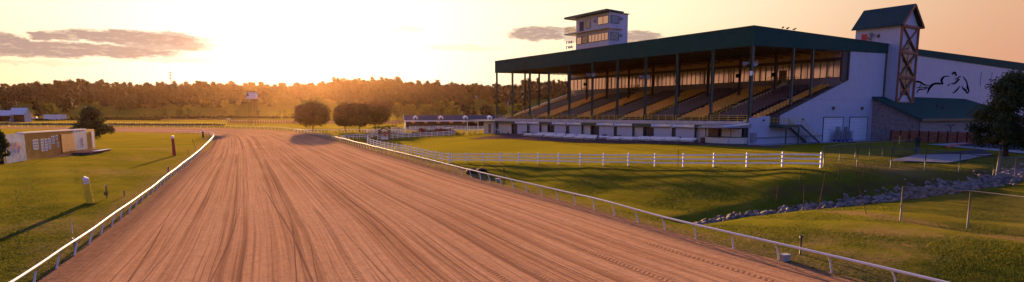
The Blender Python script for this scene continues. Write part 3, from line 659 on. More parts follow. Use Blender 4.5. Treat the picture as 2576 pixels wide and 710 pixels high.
# near end wall with the rising diagonal
m = gb()
pl = [(0.02, GZ - .5), (41.6, GZ - .5), (41.6, 19.04), (28.4, 18.66), (28.4, 13.55), (8.9, 7.66), (8.1, 7.4), (8.1, 5.9), (5.35, 5.9), (5.35, 7.3), (2.4, 7.22), (2.4, 7.0), (.02, 7.0)]
def wallprism(m, pl, a, b):
    # split into convex pieces so that Blender triangulates cleanly
    m.prism([(.02, GZ - .5), (41.6, GZ - .5), (41.6, 5.9), (.02, 5.9)], lambda u, v, w: (u, w, v), a, b)
    m.prism([(.02, 5.902), (5.35, 5.902), (5.35, 7.3), (2.4, 7.22), (2.4, 7.0), (.02, 7.0)], lambda u, v, w: (u, w, v), a, b)
    m.prism([(8.1, 5.902), (28.4, 5.902), (28.4, 13.55), (8.9, 7.66), (8.1, 7.4)], lambda u, v, w: (u, w, v), a, b)
    m.prism([(28.402, 5.902), (41.6, 5.902), (41.6, 19.04), (28.402, 18.66)], lambda u, v, w: (u, w, v), a, b)
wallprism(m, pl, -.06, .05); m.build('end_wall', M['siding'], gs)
m = gb(); m.beam((8.1, -.02, 7.46), (28.4, -.02, 13.62), .2, .12); m.box(28.3, 28.6, -.12, .1, 13.6, 18.7); m.build('wall_trim', M['greenp'], gs)
m = gb(); m.box(41.6, 42.0, -.2, .1, GZ - .3, 19.0); m.build('downpipe', M['greenp'], gs)
m = gb(); m.box(8.2, 41.6, -.075, -.062, 10.06, 10.10); m.build('wall_seam', M['grey'], gs)
for a, b in ((21.2, 27.6), (30.0, 36.4)):
    m = gb(); m.box(a, b, -.10, -.07, GZ - .2, 6.9); d = m.build('garage_door', paint('white_sectional_door', (.60, .61, .66), .5, .05, 1., ribs='z', rib_w=.6, rib_d=.02) if a < 25 else bpy.data.materials['white_sectional_door'], gs)
    m = gb(); m.box(a - .12, a, -.16, -.06, GZ - .2, 7.0); m.box(b, b + .12, -.16, -.06, GZ - .2, 7.0); m.box(a - .12, b + .12, -.17, -.06, 7.0, 7.1); m.build('door_frame', M['greenp'], d)
for a in (23.9, 33.9):
    m = gb(); m.box(a - .2, a + .3, -.35, -.06, 8.55, 8.9); m.prism([(0, 8.55), (.3, 8.55), (.18, 8.35), (0, 8.35)], lambda u, v, w: (w, -.06 - u, v), a - .2, a + .3); m.build('wall_light', paint('bronze_lamp_housing', (.13, .11, .06), .5, .1) if a < 30 else bpy.data.materials['bronze_lamp_housing'], gs)
for a, z in ((14.6, 6.6), (3.6, 6.5)):
    m = gb(); m.box(a - .12, a + .12, -.3, -.06, z, z + .22); m.build('wall_light', M['dark'], gs)
m = gb(); m.box(.6, 20.8, -.2, -.062, GZ + .95, GZ + 1.2); m.build('pipe_rail', M['grey'], gs)
m = gb(); m.box(.4, 1.3, -.6, -.07, GZ + .5, GZ + 1.9); m.build('electrical_box', M['grey'], gs)
# far end parapet and wall
m = gb(); m.prism([(0.3, GZ - .5), (S1 + 1.5, GZ - .5), (S1 + 1.5, Z1 + .8), (S1, Z1 + .8), (5.9, 6.4 + 1.0), (0.3, 6.4)], lambda u, v, w: (u, w, v), TL - .05, TL + .1); m.build('far_end_wall', M['sidingc'], gs)
m = gb(); m.beam((5.9, TL + .02, 7.5), (S1, TL + .02, Z1 + .9), .25, .1); m.build('parapet_cap', M['white'], gs)
m = gb(); [m.box(S1 - 1.2, S1 + .4, TL - .15, TL - .08, Z1 + .9 + k * .35, Z1 + 1.08 + k * .35) for k in range(5)]; m.box(S1 - 1.2, S1 - 1.1, TL - .15, TL - .08, Z1, Z1 + 2.5); m.box(S1 + .3, S1 + .4, TL - .15, TL - .08, Z1, Z1 + 2.5); m.build('end_barrier', M['yellow'], gs)
# front railing
for k in range(10):
    a, b = k * 7.3 + .3, (k + 1) * 7.3 - .2
    m = gb()
    for z in (6.75, 7.05, 7.4): m.beam((-.1, a, z), (-.1, b, z), .05, .05)
    for q in range(5): y = a + (b - a) * q / 4; m.beam((-.1, y, 6.4), (-.1, y, 7.42), .05, .05)
    m.build('front_railing', M['yellow'], gs)
# ground level frontage
m = gb(); m.box(.55, .75, .3, TL, GZ - .5, 5.94); m.build('front_wall', M['sidingc'], gs)
m = gb(); m.box(-.25, .54, .3, TL, 5.25, 5.84); m.build('green_header', M['greenp'], gs)
sh = [(63.6, 59.15), (58.6, 54.2), (49.0, 44.5), (43.95, 39.4), (34.3, 29.7), (29.25, 24.7), (19.6, 15.1), (14.7, 10.2)]
for b, a in sh:
    m = gb(); m.box(.1, .2, a + .12, b - .12, GZ - .2, 5.2); s_ = m.build('roller_shutter', M['shutter'], gs)
    m = gb(); m.tube([(-.12, a, 5.55), (-.12, b, 5.55)], .3, 10); m.box(-.44, .2, a - .05, a + .03, 5.2, 5.9); m.box(-.44, .2, b - .03, b + .05, 5.2, 5.9); m.build('shutter_housing', M['white'], s_, True)
    for c_ in (a - .03, b - .12): m = gb(); m.box(.0, .3, c_, c_ + .15, GZ - .2, 5.2); m.build('shutter_guide', M['greenp'], s_)
for a in (52.6, 37.9, 23.2, 7.9):
    m = gb(); m.box(.35, .54, a - 1.35 - (0 if a > 10 else -.4), a + 1.35, GZ - .2, 5.2); m.build('wall_panel', M['sidingc'], gs)
for a in (50.4, 35.7, 21.1, 65.0):
    m = gb(); m.box(.45, .54, a - .95, a + .95, GZ - .2, 5.2); d = m.build('passage_door', M['door'], gs)
    m = gb(); m.box(.40, .448, a - .9, a + .1, GZ - .1, 4.9); m.build('door_leaf', M['dark'], d)
# speakers and lamps under the roof
for t, s, z in [(.1, .1, 15.3), (36.5, .1, 15.6), (21.9, .2, 14.4), (72.8, .1, 15.)]:
    for q in (-.55, .55):
        m = gb(); m.tube([(s - .1, t + q, z), (s - .55, t + q * 1.9, z - .15)], .14, 10, .42); m.box(s - .15, s + .15, t + q - .15, t + q + .15, z - .12, z + .12); m.build('loudspeaker', M['grey' if t < 60 else 'dark'], gs, True)
for t, s, z in [(7.3, 17.4, 14.2), (14.6, 17.4, 14.4), (29.2, 17.4, 14.1), (58.4, 17.4, 14.6)]:
    m = gb(); m.box(s - .5, s - .2, t - .35, t + .35, z, z + .7); m.beam((s - .2, t, z + .4), (s, t, z + .4), .08, .08); m.build('loudspeaker', M['black'], gs)
m = gb(); m.box(-.28, -.2, -.35, .1, 13.4, 14.1); m.box(-.2, .3, -.3, -.25, 13.7, 13.8); m.build('notice', M['white'], gs)
m = gb(); m.box(8, 12, 3, 7, zT, zT + .9); m.box(7.9, 12.1, 2.9, 7.1, zT + .9, zT + 1.); 
ac = m.build('rooftop_unit', M['white'], gs); ac.location = (14, .5, -.1)
# external stair
m = gb(); m.box(1.9 + 3.4, 9.7, -2.45, -.08, 5.5, 5.9); m.box(9.7, 10.3, -2.45, -.08, 5.6, 5.9); m.build('stair_platform', M['greenp'], gs)
m = gb()
for y in (-2.5, -.2): m.beam((10.2, y, 5.72), (16.0, y, GZ + .05), .1, .34)
m.build('stair_stringer', M['greenp'], gs)
m = gb()
for k in range(15):
    f = (k + .5) / 15; m.box(10.2 + 5.8 * f - .17, 10.2 + 5.8 * f + .17, -2.44, -.26, 5.72 + (GZ + .05 - 5.72) * f - .02, 5.72 + (GZ + .05 - 5.72) * f + .03)
m.build('stair_tread', M['dark'], gs)
for s in (6.4, 9.9):
    m = gb(); m.beam((s, -2.3, GZ - .3), (s, -2.3, 5.5), .16, .16); m.build('stair_post', M['greenp'], gs)
m = gb()
for y in (-2.48, -.14):
    for dz in (.55, 1.05):
        m.beam((5.4, y, 5.9 + dz), (10.2, y, 5.9 + dz), .05, .05); m.beam((10.2, y, 5.9 + dz), (16.1, y, GZ + .1 + dz), .05, .05)
    for q in range(6): s = 5.4 + q * .96; m.beam((s, y, 5.88), (s, y, 6.95), .05, .05)
    for q in range(1, 6): s = 10.2 + q * 1.17; z = 5.9 + (GZ + .1 - 5.9) * q / 5; m.beam((s, y, z), (s, y, z + 1.05), .05, .05)
m.build('stair_railing', M['yellow'], gs)

# press box on the roof edge
pb = empty('press_box', W(31.6, 0, 20.88), PHI, 'white two storey judges box with flat roofs standing on the grandstand roof edge', 'press box')
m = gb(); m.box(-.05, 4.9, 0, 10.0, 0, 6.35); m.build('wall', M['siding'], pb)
m = gb(); m.hexa([(-1.2, -.4, 6.4), (3.4, -.4, 6.4), (3.4, 12.6, 6.4), (-1.2, 12.6, 6.4), (-1.2, -.4, 6.8), (3.4, -.4, 6.65), (3.4, 12.6, 6.65), (-1.2, 12.6, 6.8)]); m.build('roof', M['greenp'], pb)
m = gb(); m.box(-.2, 3.6, -.15, 10.2, 6.352, 6.398); m.box(3.61, 5.1, -.25, 10.2, 6.28, 6.42); m.build('roof_trim', M['dark'], pb)
m = gb(); m.box(-1., 3.2, -.5, 12.8, 3.2, 3.42); m.build('balcony_slab', M['concrete_w'], pb)
m = gb()
for z in (3.9, 4.3, 4.6): m.beam((-.9, 9.2, z), (-.9, 12.7, z), .05, .05); m.beam((-.9, 12.7, z), (3.1, 12.7, z), .05, .05)
for q in range(10): m.beam((-.9, 9.2 + q * .388, 3.42), (-.9, 9.2 + q * .388, 4.6), .04, .04)
for q in range(5): m.beam((-.9 + q, 12.7, 3.42), (-.9 + q, 12.7, 4.6), .04, .04)
m.build('balcony_railing', M['yellow'], pb)
def window(m0, s0, s1, t0, t1, z0, z1_, nm, parent, mat='glass', nd=1):
    m = gb(); m.box(s0, s1, t0, t1, z0, z1_); wn = m.build('window', M[mat], parent); m = gb(); e = .07
    if abs(s1 - s0) < .2:      # faces the front
        fx0, fx1 = s0 - .04, s0 + .03; m.box(fx0, fx1, t0 - e, t1 + e, z0 - e, z0); m.box(fx0, fx1, t0 - e, t1 + e, z1_, z1_ + e)
        for j in range(nd + 1): y = t0 + (t1 - t0) * j / nd; m.box(fx0, fx1, y - e / 2, y + e / 2, z0 + .001, z1_ - .001)
    else:
        fy0, fy1 = t0 - .04, t0 + .03; m.box(s0 - e, s1 + e, fy0, fy1, z0 - e, z0); m.box(s0 - e, s1 + e, fy0, fy1, z1_, z1_ + e)
        for j in range(nd + 1): x = s0 + (s1 - s0) * j / nd; m.box(x - e / 2, x + e / 2, fy0, fy1, z0 + .001, z1_ - .001)
    m.build('window_frame', M['dark'], wn)
window(0, -.1, -.04, .25, 6.0, 1.15, 2.5, '', pb, nd=6); window(0, -.1, -.04, 6.2, 8.0, 1.1, 2.45, '', pb, 'glassd', 1); window(0, -.1, -.04, 8.2, 9.7, 1.1, 2.4, '', pb, nd=1)
window(0, -.1, -.04, .25, 3.3, 4.3, 5.7, '', pb, nd=2); window(0, -.1, -.04, 5.6, 6.9, 4.0, 5.6, '', pb, 'glassd', 1)
window(0, .3, 2.4, -.1, -.04, 1.15, 2.5, '', pb, 'glassd'); window(0, .3, 2.4, -.1, -.04, 4.35, 5.7, '', pb, 'glassd')
m = gb(); m.box(-.1, -.04, 7.6, 8.9, 3.42, 5.5); m.build('door', M['dark'], pb)
for s, t, z in ((-.3, 4.2, 4.9), ):
    m = gb(); m.box(s - .05, s + .25, t - .3, t + .3, z, z + .5); m.build('air_conditioner', M['grey'], pb)
for z in (1.9, 5.1):
    m = gb(); m.box(2.75, 3.3, -.35, .0, z, z + .4); m.build('air_conditioner', M['grey'], pb)
fl_ = empty('floodlight_cluster', W(42.6, 0, 20.88), PHI, 'cluster of six round horn lamps beside the judges box on the roof edge', 'lamps')
m = gb(); m.tube([(0, 0, 0), (0, 0, 2.0)], .05, 6); m.tube([(0, -.1, 1.7), (0, 1.8, 1.7)], .04, 6); m.tube([(0, -.1, .7), (0, 1.8, .7)], .04, 6); m.build('frame', M['dark'], fl_)
for z in (1.7, .7):
    for q in range(3):
        m = gb(); m.tube([(0, .1 + q * .75, z), (-.35, .15 + q * .75, z)], .10, 10, .33); m.build('lamp', M['bench'], fl_, True)

# kiosk at the near corner
kz = z1(*W(3, -1)[:2])
ks = empty('kiosk', (*W(0, 0)[:2], kz), PHI, 'cream counter kiosk with dark awning roof at the near corner of the grandstand', 'kiosk')
fp = [(-.45, .1), (-2.3, 2.4), (-2.6, 5.2), (-1.6, 6.8), (.0, 6.8), (.0, .1)]
m = gb(); m.prism(fp, lambda u, v, w: (u, v, w), .22, 1.15); m.build('counter', M['sidingc'], ks)
m = gb(); m.prism([(a * 1.02 - .02, b) for a, b in fp], lambda u, v, w: (u, v, w), -.25, .218); m.prism([(a * 1.03 - .04, b) for a, b in fp], lambda u, v, w: (u, v, w), 1.152, 1.22); m.build('counter_trim', M['greenp'], ks)
m = gb(); m.box(.0, .4, .1, 6.8, 1.1, 3.1); m.build('booth_wall', M['greenp'], ks)
for a, b in ((.6, 2.4), (2.5, 4.2)):
    m = gb(); m.box(-.9, -.84, a, b, 1.25, 2.5); m.build('service_shutter', M['concrete_w'], ks)
for a, b in ((-.5, .3), (-.9, 2.45), (-.9, 4.3), (-2.0, 6.4)):
    m = gb(); m.beam((a, b, 1.2), (a, b, 2.85), .1, .1); m.build('post', M['greenp'], ks)
m = gb(); m.box(-.86, .3, 4.9, 6.7, 1.25, 2.6); m.build('dark_opening', M['door'], ks)
m = gb(); m.hexa([(-3.3, 1.9, 2.62), (.3, -.3, 2.72), (.3, 7.6, 2.72), (-3.3, 7.0, 2.62), (-3.25, 1.95, 2.82), (.3, -.25, 3.3), (.3, 7.5, 3.3), (-3.25, 6.9, 2.82)]); m.build('awning_roof', M['grey'], ks)
m = gb(); m.tube([(-3.1, 2.1, 2.88), (-.1, -.1, 3.25)], .13, 8); m.build('rolled_awning', M['white'], ks, True)

# wing behind, tower, stone annex
wg = empty('clubhouse', W(0, 42.6, 0), PHI, 'long white clubhouse wall with a galloping horse and rider mark and green roof edge', 'building')
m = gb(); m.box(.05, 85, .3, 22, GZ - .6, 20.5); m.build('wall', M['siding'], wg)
m = gb(); m.hexa([(.05, .1, 19.6), (85, .1, 18.7), (85, .29, 18.7), (.05, .29, 19.6), (.05, .1, 20.7), (85, .1, 20.7), (85, .29, 20.7), (.05, .29, 20.7)]); m.build('roof_edge', M['green'], wg)
def stroke(poly):                     # horse strokes measured on the wall: zoom coordinates to wall metres
    out = []
    for x, y in poly:
        px, py = (3380 + x / 4.4375) * .6708, (240 + y / 4.4375) * .6708
        r = ray(px, py); nrm = D1; p0 = C0 + .3 * D1; k = (nrm @ p0) / (nrm @ r[:2]); P = np.array([0, 0, H]) + r * k
        out.append(((P[:2] - C0) @ D2 - 42.6, P[2]))
    return out
strokes = [
 [(215,305),(240,283),(275,280),(320,292),(370,330),(420,350),(465,352),(460,360),(400,362),(360,350),(310,318),(270,308),(235,315),(213,330)],
 [(255,410),(275,385),(310,378),(360,382),(440,380),(442,390),(400,396),(350,396),(300,394),(275,400)],
 [(252,490),(262,450),(285,420),(320,412),(370,412),(410,402),(440,395),(430,408),(390,425),(350,432),(300,433),(275,450)],
 [(430,500),(432,460),(445,410),(470,365),(510,330),(560,312),(610,310),(660,322),(700,328),(690,340),(640,342),(590,338),(540,348),(500,385),(465,430),(440,480)],
 [(700,330),(665,318),(652,280),(660,245),(690,212),(730,198),(770,200),(805,212),(770,214),(735,212),(705,232),(685,262),(680,292),(690,318)],
 [(845,180),(843,160),(855,138),(880,127),(903,138),(915,165),(920,200),(912,206),(900,185),(885,160),(865,162),(855,178)],
 [(885,245),(915,242),(940,222),(965,205),(990,205),(985,214),(960,226),(935,248),(910,256),(892,254)],
 [(820,322),(860,322),(890,308),(915,280),(935,255),(965,250),(968,260),(945,285),(920,312),(890,335),(855,342),(830,335)],
 [(763,375),(778,350),(800,330),(795,350),(785,365)],
 [(840,482),(870,472),(900,445),(930,410),(975,362),(965,390),(935,435),(905,468),(875,485),(850,488)],
 [(1028,200),(1045,230),(1075,262),(1095,300),(1105,350),(1115,385),(1125,420),(1128,450),(1118,480),(1100,497),(1080,488),(1072,465),(1045,440),(1020,415),(1003,368),(1025,395),(1055,412),(1080,430),(1088,462),(1102,478),(1112,455),(1105,430),(1088,410),(1082,395),(1090,375),(1085,330),(1075,290),(1050,258),(1035,232)]]
m = gb()
from mathutils.geometry import tessellate_polygon
from mathutils import Vector
for p in strokes:
    q = stroke(p); n = len(q); tri = tessellate_polygon([[Vector((u, v, 0)) for u, v in q]])
    vs = [(u, .22, v) for u, v in q] + [(u, .30, v) for u, v in q]
    m.add(vs, [tuple(t_) for t_ in tri] + [(i, (i + 1) % n, (i + 1) % n + n, i + n) for i in range(n)])
m.build('horse_emblem', M['black'], wg)
m = gb(); 
for x, y in ((230, 365), (325, 370)): u, v = stroke([(x, y)])[0]; m.box(u - .35, u + .35, .2, .3, v - .4, v + .4)
m.build('wall_vent', M['grey'], wg)
for x in (1320, 1500):
    u, v = stroke([(x, 250)])[0]; m = gb(); m.box(u - .06, u + .06, .22, .3, v - 1.6, v + 1.6); m.build('wall_conduit', M['grey'], wg)

tw = empty('stair_tower', W(-2.05, 42.3, 0), PHI, 'tall white tower with steep gabled metal roof and brown crossed timbers', 'tower')
TW, TD, ZE = 7.1, 8.2, 24.2
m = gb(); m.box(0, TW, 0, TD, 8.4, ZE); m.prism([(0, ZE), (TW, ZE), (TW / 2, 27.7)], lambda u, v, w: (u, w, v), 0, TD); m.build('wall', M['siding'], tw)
m = gb()
for sgn in (0, 1):
    a = (-.75, ZE - .25) if sgn == 0 else (TW + .75, ZE - .25); b = (TW / 2, 28.05)
    vs = [a, b, (b[0], b[1] + .22), (a[0], a[1] + .22)]
    m.prism(vs, lambda u, v, w: (u, w, v), -.7, TD + .5)
m.build('roof', M['twroof'], tw)
m = gb()
for sgn in (0, 1):
    a = (-.8, ZE - .5) if sgn == 0 else (TW + .8, ZE - .5); m.beam((a[0], -.72, a[1] + .35), (TW / 2, -.72, 28.05), .12, .42)
for x in (.15, TW - .15): m.beam((x, -.15, 9.2), (x, -.15, ZE - .1), .34, .3)
lev = [9.65, 14.6, 19.2, ZE - .15]
for z in lev: m.beam((.0, -.2, z), (TW, -.2, z), .3, .45)
def xb(z0, z1_): m.beam((.3, -.14, z0), (TW - .3, -.14, z1_), .16, .34, up=(0, 1, 0)); m.beam((TW - .3, -.18, z0), (.3, -.18, z1_), .16, .34, up=(0, 1, 0))
xb(lev[2], lev[3]); xb(lev[1], lev[2]); m.beam((.4, -.14, lev[2]), (TW / 2, -.14, (lev[1] + lev[2]) / 2 + 3.2), .16, .3); 
m.beam((.3, -.14, lev[0]), (TW / 2, -.14, lev[0] + 2.6), .3, .3); m.beam((TW - .3, -.14, lev[0]), (TW / 2, -.14, lev[0] + 2.6), .3, .3); m.beam((TW / 2, -.14, lev[0] + 2.6), (.4, -.14, lev[1]), .3, .3); m.beam((TW / 2, -.14, lev[0] + 2.6), (TW - .4, -.14, lev[1]), .3, .3)
m.build('timber_frame', M['timber'], tw)
m = gb(); m.prism([(1.5, 11.2), (TW - 1.5, 11.2), (TW - 1.5, 19.6), (TW / 2 + .8, 21.6), (TW / 2 - .8, 21.6), (1.5, 19.6)], lambda u, v, w: (u, w, v), -.06, -.02); wn = m.build('window', M['glassd'], tw)
m = gb(); [m.box(1.5, TW - 1.5, -.1, -.065, z - .05, z + .05) for z in (12.8, 14.2, 15.8, 17.4, 19.)]; m.box(TW / 2 - .05, TW / 2 + .05, -.105, -.062, 11.2, 21.5); m.build('window_bars', M['dark'], wn)
m = gb(); m.box(-.08, -.01, TD - 2.2, TD - 1.2, 20.9, 23.1); m.build('door', M['red'], tw)
m = gb(); m.box(-.05, -.01, 3.6, 4.1, 22.2, 22.8); m.build('vent', M['dark'], tw)
m = gb(); m.tube([(-.1, TD - 3.0, 21.2), (-.1, TD - 3.0, 23.0)], .06, 6); m.tube([(-.1, TD - 3.0, 22.6), (-.7, TD - 3.3, 22.9)], .16, 8, .4); m.beam((-.1, TD - 3, 22), (-.6, TD - 2.6, 22.3), .3, .3); m.build('antenna', M['galv'], tw)

an = empty('stone_annex', W(0, 38, 0), PHI, 'low stone walled annex with a wide green shed roof below the horse emblem', 'building')
AE = -8.2
m = gb()
m.prism([(.0, GZ - .8), (AE, GZ - .8), (AE, 6.55), (.0, 10.65)], lambda u, v, w: (w, u, v), .1, .5)
m.box(.5, 52, AE, AE + .4, GZ - .8, 6.5); m.build('stone_wall', M['stone'], an)
m = gb(); m.add([(-.35, .28, 10.85), (43.4, .28, 10.85), (53.5, AE - .5, 6.5), (-.35, AE - .5, 6.5), (-.35, .28, 11.05), (43.4, .28, 11.05), (53.5, AE - .5, 6.72), (-.35, AE - .5, 6.72)], [(3, 2, 1, 0), (4, 5, 6, 7), (0, 1, 5, 4), (1, 2, 6, 5), (2, 3, 7, 6), (3, 0, 4, 7)]); m.build('roof', M['greenroof'], an)
m = gb(); m.box(-.4, 53.6, AE - .62, AE - .5, 6.3, 6.74); m.box(.0, .12, AE - .12, AE, GZ - .5, 6.4); m.beam((-.38, .2, 10.82), (-.38, AE - .55, 6.45), .12, .3); m.build('gutter', M['greenp'], an)
for s in (17.5,): m = gb(); m.tube([(s, AE / 2, 8.9), (s, AE / 2, 9.5)], .16, 8); m.tube([(s + .7, AE / 2 - .8, 8.4), (s + .7, AE / 2 - .8, 9.)], .16, 8); m.build('roof_vent', M['dark'], an)
m = gb(); m.beam((10, AE - .9, 5.6), (12, AE - .9, 5.6), .1, .1); m.beam((11, AE - .9, GZ), (11, AE - .9, 5.6), .15, .15); m.box(9.8, 10.3, AE - 1.2, AE - .8, 5.4, 5.6); m.box(11.7, 12.2, AE - 1.2, AE - .8, 5.4, 5.6); m.build('yard_light', M['greenp'], an)

# timber gate fence in front of the annex
fa, fb = pd(2240, 357, 106.5), pd(2456, 360, 103.); fa[2] = z1(*fa[:2]); fb[2] = z1(*fb[:2]); L_ = float(np.linalg.norm(fb[:2] - fa[:2])); ang_ = math.atan2(fb[1] - fa[1], fb[0] - fa[0])
wf = empty('board_fence', (fa[0], fa[1], min(fa[2], fb[2])), ang_, 'red brown timber board fence with cross braced gates before the stone annex', 'fence')
nb = 9
for k in range(nb):
    a = L_ * k / nb; b = L_ * (k + 1) / nb; hh = 2.05 - .25 * (k / nb)
    m = gb(); m.box(a + .1, b - .1, 0, .05, -.1, hh); bp = m.build('board_panel', M['woodfence'], wf)
    m = gb(); m.box(a + .1, b - .1, -.05, -.002, .15, .28); m.build('brace', M['timber'], bp); m = gb(); m.box(a + .1, b - .1, -.05, -.002, hh - .3, hh - .17)
    m.build('brace', M['timber'], bp); m = gb()
    if k >= 3: m.beam((a + .15, -.055, .28), (b - .15, -.055, hh - .3), .04, .12); 
    if k >= 3 and k % 2: m.build('brace', M['timber'], bp); m = gb(); m.beam((b - .15, -.075, .28), (a + .15, -.075, hh - .3), .04, .12)
    if m.v: m.build('brace', M['timber'], bp)
for k in range(nb + 1):
    m = gb(); hh = 2.15 - .25 * (k / nb); m.box(L_ * k / nb - .09, L_ * k / nb + .09, -.08, .1, -.2, hh); m.build('post', M['brown'], wf)
bo = G(2262, 366) if False else pd(2262, 360, 99); bo[2] = z1(*bo[:2])
m = gb(); m.tube([(0, 0, -.1), (0, 0, 1.35), (0, 0, 1.42)], .1, 10, .09); o = m.build('bollard', M['yellow'], None, True); o.location = tuple(bo); tag(o, 'yellow steel bollard standing in front of the timber board fence', 'bollard')
# red painted kerb
pts = [G(*p) for p in [(2384, 372), (2398, 367), (2430, 364), (2480, 362.5), (2530, 362), (2580, 361.5)]]
m = gb()
for a, b in zip(pts[:-1], pts[1:]): m.beam((a[0], a[1], z1(a[0], a[1]) + .1), (b[0], b[1], z1(b[0], b[1]) + .1), .35, .24)
tag(m.build('kerb', M['redkerb']), kind='structure')

# ------------------------------------------------------------------ benches
def bench_proto():
    root = empty('bench', (0, 0, 0)); 
    m = gb(); m.box(-.22, .1, -1.5, 1.5, .43, .48); m.build('seat', M['bench'], root)
    m = gb(); m.hexa([(.2, -1.5, .62), (.24, -1.5, .62), (.24, 1.5, .62), (.2, 1.5, .62), (.3, -1.5, .92), (.34, -1.5, .92), (.34, 1.5, .92), (.3, 1.5, .92)]); m.build('backrest', M['bench'], root)
    for y in (-1.2, 1.2):
        m = gb(); m.beam((-.2, y, 0), (-.15, y, .43), .05, .05); m.beam((.2, y, 0), (.1, y, .43), .05, .05); m.beam((-.2, y, .4), (.2, y, .4), .05, .05); m.beam((.12, y, .42), (.32, y, .9), .05, .05); m.build('leg', M['galv'], root)
    return root
bp_ = bench_proto(); spots = []
for i in range(7): spots.append((48.2 - i * 3.25, -7.6 + i * .08))
for i in range(7): spots.append((47.0 - i * 3.25, -5.2 + i * .05))
for i in range(5): spots.append((45.4 - i * 3.3, -3.6))
for i in range(6): spots.append((22.6 - i * 3.1, -6.9 + i * .2))
for i in range(6): spots.append((23.6 - i * 3.1, -4.9 + i * .12))
for i in range(3): spots.append((19.4 - i * 3.3, -3.1))
for i, (t, s) in enumerate(spots):
    o = bp_ if i == 0 else copy_tree(bp_)
    t += random.uniform(-.12, .12); s += random.uniform(-.25, .25); p = W(t, s); o.location = (p[0], p[1], z1(p[0], p[1]) + .08); o.rotation_euler = (0, 0, PHI + random.uniform(-.03, .03))
    near = i >= 19
    tag(o, 'white slatted bench in the %s block of rows before the roller shutters, nearer the %s' % (('near', 'kiosk') if near else ('far', 'patio')), 'bench', 'near block of white benches' if near else 'far block of white benches')
def picnic(t, s, label):
    p = W(t, s); r = empty('picnic_table', (p[0], p[1], z1(p[0], p[1]) + .07), PHI, label, 'table', 'dark tables before the shutters')
    m = gb(); m.box(-.4, .4, -1, 1, .72, .77); m.build('table_top', M['dark'], r)
    for x in (-.75, .75): m = gb(); m.box(x - .13, x + .13, -1, 1, .42, .46); m.build('seat', M['dark'], r)
    for y in (-.8, .8): m = gb(); m.beam((-.75, y, 0), (-.2, y, .72), .06, .06); m.beam((.75, y, 0), (.2, y, .72), .06, .06); m.beam((-.75, y, .42), (.75, y, .42), .05, .05); m.build('leg', M['dark'], r)
picnic(54, -3.2, 'dark picnic table beyond the far end of the white benches'); picnic(56.6, -2.2, 'dark picnic table close to the farthest roller shutters'); picnic(9.2, -2.2, 'dark picnic table between the last shutter and the kiosk')
for t, s, c, lb_ in ((42.2, -1.6, 'black', 'dark bin by the shutter post behind the far benches'), (31.2, -1.2, 'dark', 'brown bin between the two blocks of benches'), (26.5, -1.8, 'hedge_red', 'reddish box before the middle roller shutter'), (21.4, -1.6, 'hedge_red', 'reddish box before the brown passage door'), (12.4, -1.5, 'hedge_red', 'reddish box before the nearest roller shutter'), (7.9, -.6, 'door', 'slim brown bin left of the kiosk counter')):
    p = W(t, s); m = gb(); m.prism([(-.3, 0), (.3, 0), (.36, .8), (-.36, .8)], lambda u, v, w: (u, w, v), -.32, .32); m.box(-.4, .4, -.36, .36, .8, .88); o = m.build('bin', M[c]); o.location = (p[0], p[1], z1(p[0], p[1]) + .07); o.rotation_euler[2] = PHI; tag(o, lb_, 'bin')
# cone
p = W(64.6, -1.8); m = gb(); m.tube([(0, 0, .04), (0, 0, .8)], .2, 10, .04); m.box(-.25, .25, -.25, .25, 0, .04); o = m.build('bollard', M['dark']); o.location = (p[0], p[1], z1(*p[:2]) + .07); tag(o, 'dark tapered marker at the far end of the paved apron', 'bollard')

# caged trolleys before the garage doors
for i, (s, lb_) in enumerate(((24.6, 'blue based wire cage trolley left in front of the left garage door'), (27.4, 'wire cage trolley between the two garage doors'))):
    p = W(-1.2, s); r = empty('cage_trolley', (p[0], p[1], z1(p[0], p[1]) + .08), PHI, lb_, 'trolley')
    m = gb(); m.box(-1.1, 1.1, -.5, .5, .2, .38); m.build('base', M['blue'], r); m = gb()
    for x in np.linspace(-1.05, 1.05, 9):
        for y in (-.45, .45): m.beam((x, y, .38), (x, y, 1.9), .035, .035)
    for z in (.8, 1.3, 1.9):
        for y in (-.45, .45): m.beam((-1.05, y, z), (1.05, y, z), .04, .04)
    m.build('cage', M['grey'], r)
    m = gb(); m.box(-.85, -.3, -.3, .3, .38, 2.6); m.box(.1, .8, -.3, .3, .38, 1.7); m.build('load', M['grey'], r)
    for x in (-.9, .9): m = gb(); m.tube([(x, -.4, .1), (x, -.3, .1)], .12, 10); m.tube([(x, .3, .1), (x, .4, .1)], .12, 10); m.build('wheel', M['tyre'], r)

# ------------------------------------------------------------------ birds on the roof
def bird(s, label):
    p = W(-.1, s, zT + .08); pts = [(-.2, 0, .12), (-.05, 0, .14), (.08, 0, .18), (.15, 0, .24), (.2, 0, .26), (.27, 0, .25)]
    m = gb(); rad = [.015, .07, .08, .05, .045, .008]
    vs = []; n = 8
    for (x, y, z), r_ in zip(pts, rad):
        for k in range(n): a = 2 * math.pi * k / n; vs.append((x, math.cos(a) * r_, z + math.sin(a) * r_))
    m.add(vs, [(i * n + k, i * n + (k + 1) % n, (i + 1) * n + (k + 1) % n, (i + 1) * n + k) for i in range(5) for k in range(n)] + [tuple(range(n)), tuple(range(6 * n - 1, 5 * n - 1, -1))])
    m.add([(-.34, -.03, .09), (-.34, .03, .09), (-.15, .04, .14), (-.15, -.04, .14), (-.34, 0, .10)], [(0, 1, 2, 3), (3, 2, 4)])
    for y in (-.03, .03): m.tube([(0, y, 0), (.01, y, .1)], .008, 5)
    o = m.build('bird', M['bird'], None, True); o.location = tuple(p); o.rotation_euler[2] = PHI + random.uniform(-.6, .6); o.scale = (1.6,) * 3; tag(o, label, 'bird', 'birds on the roof edge')
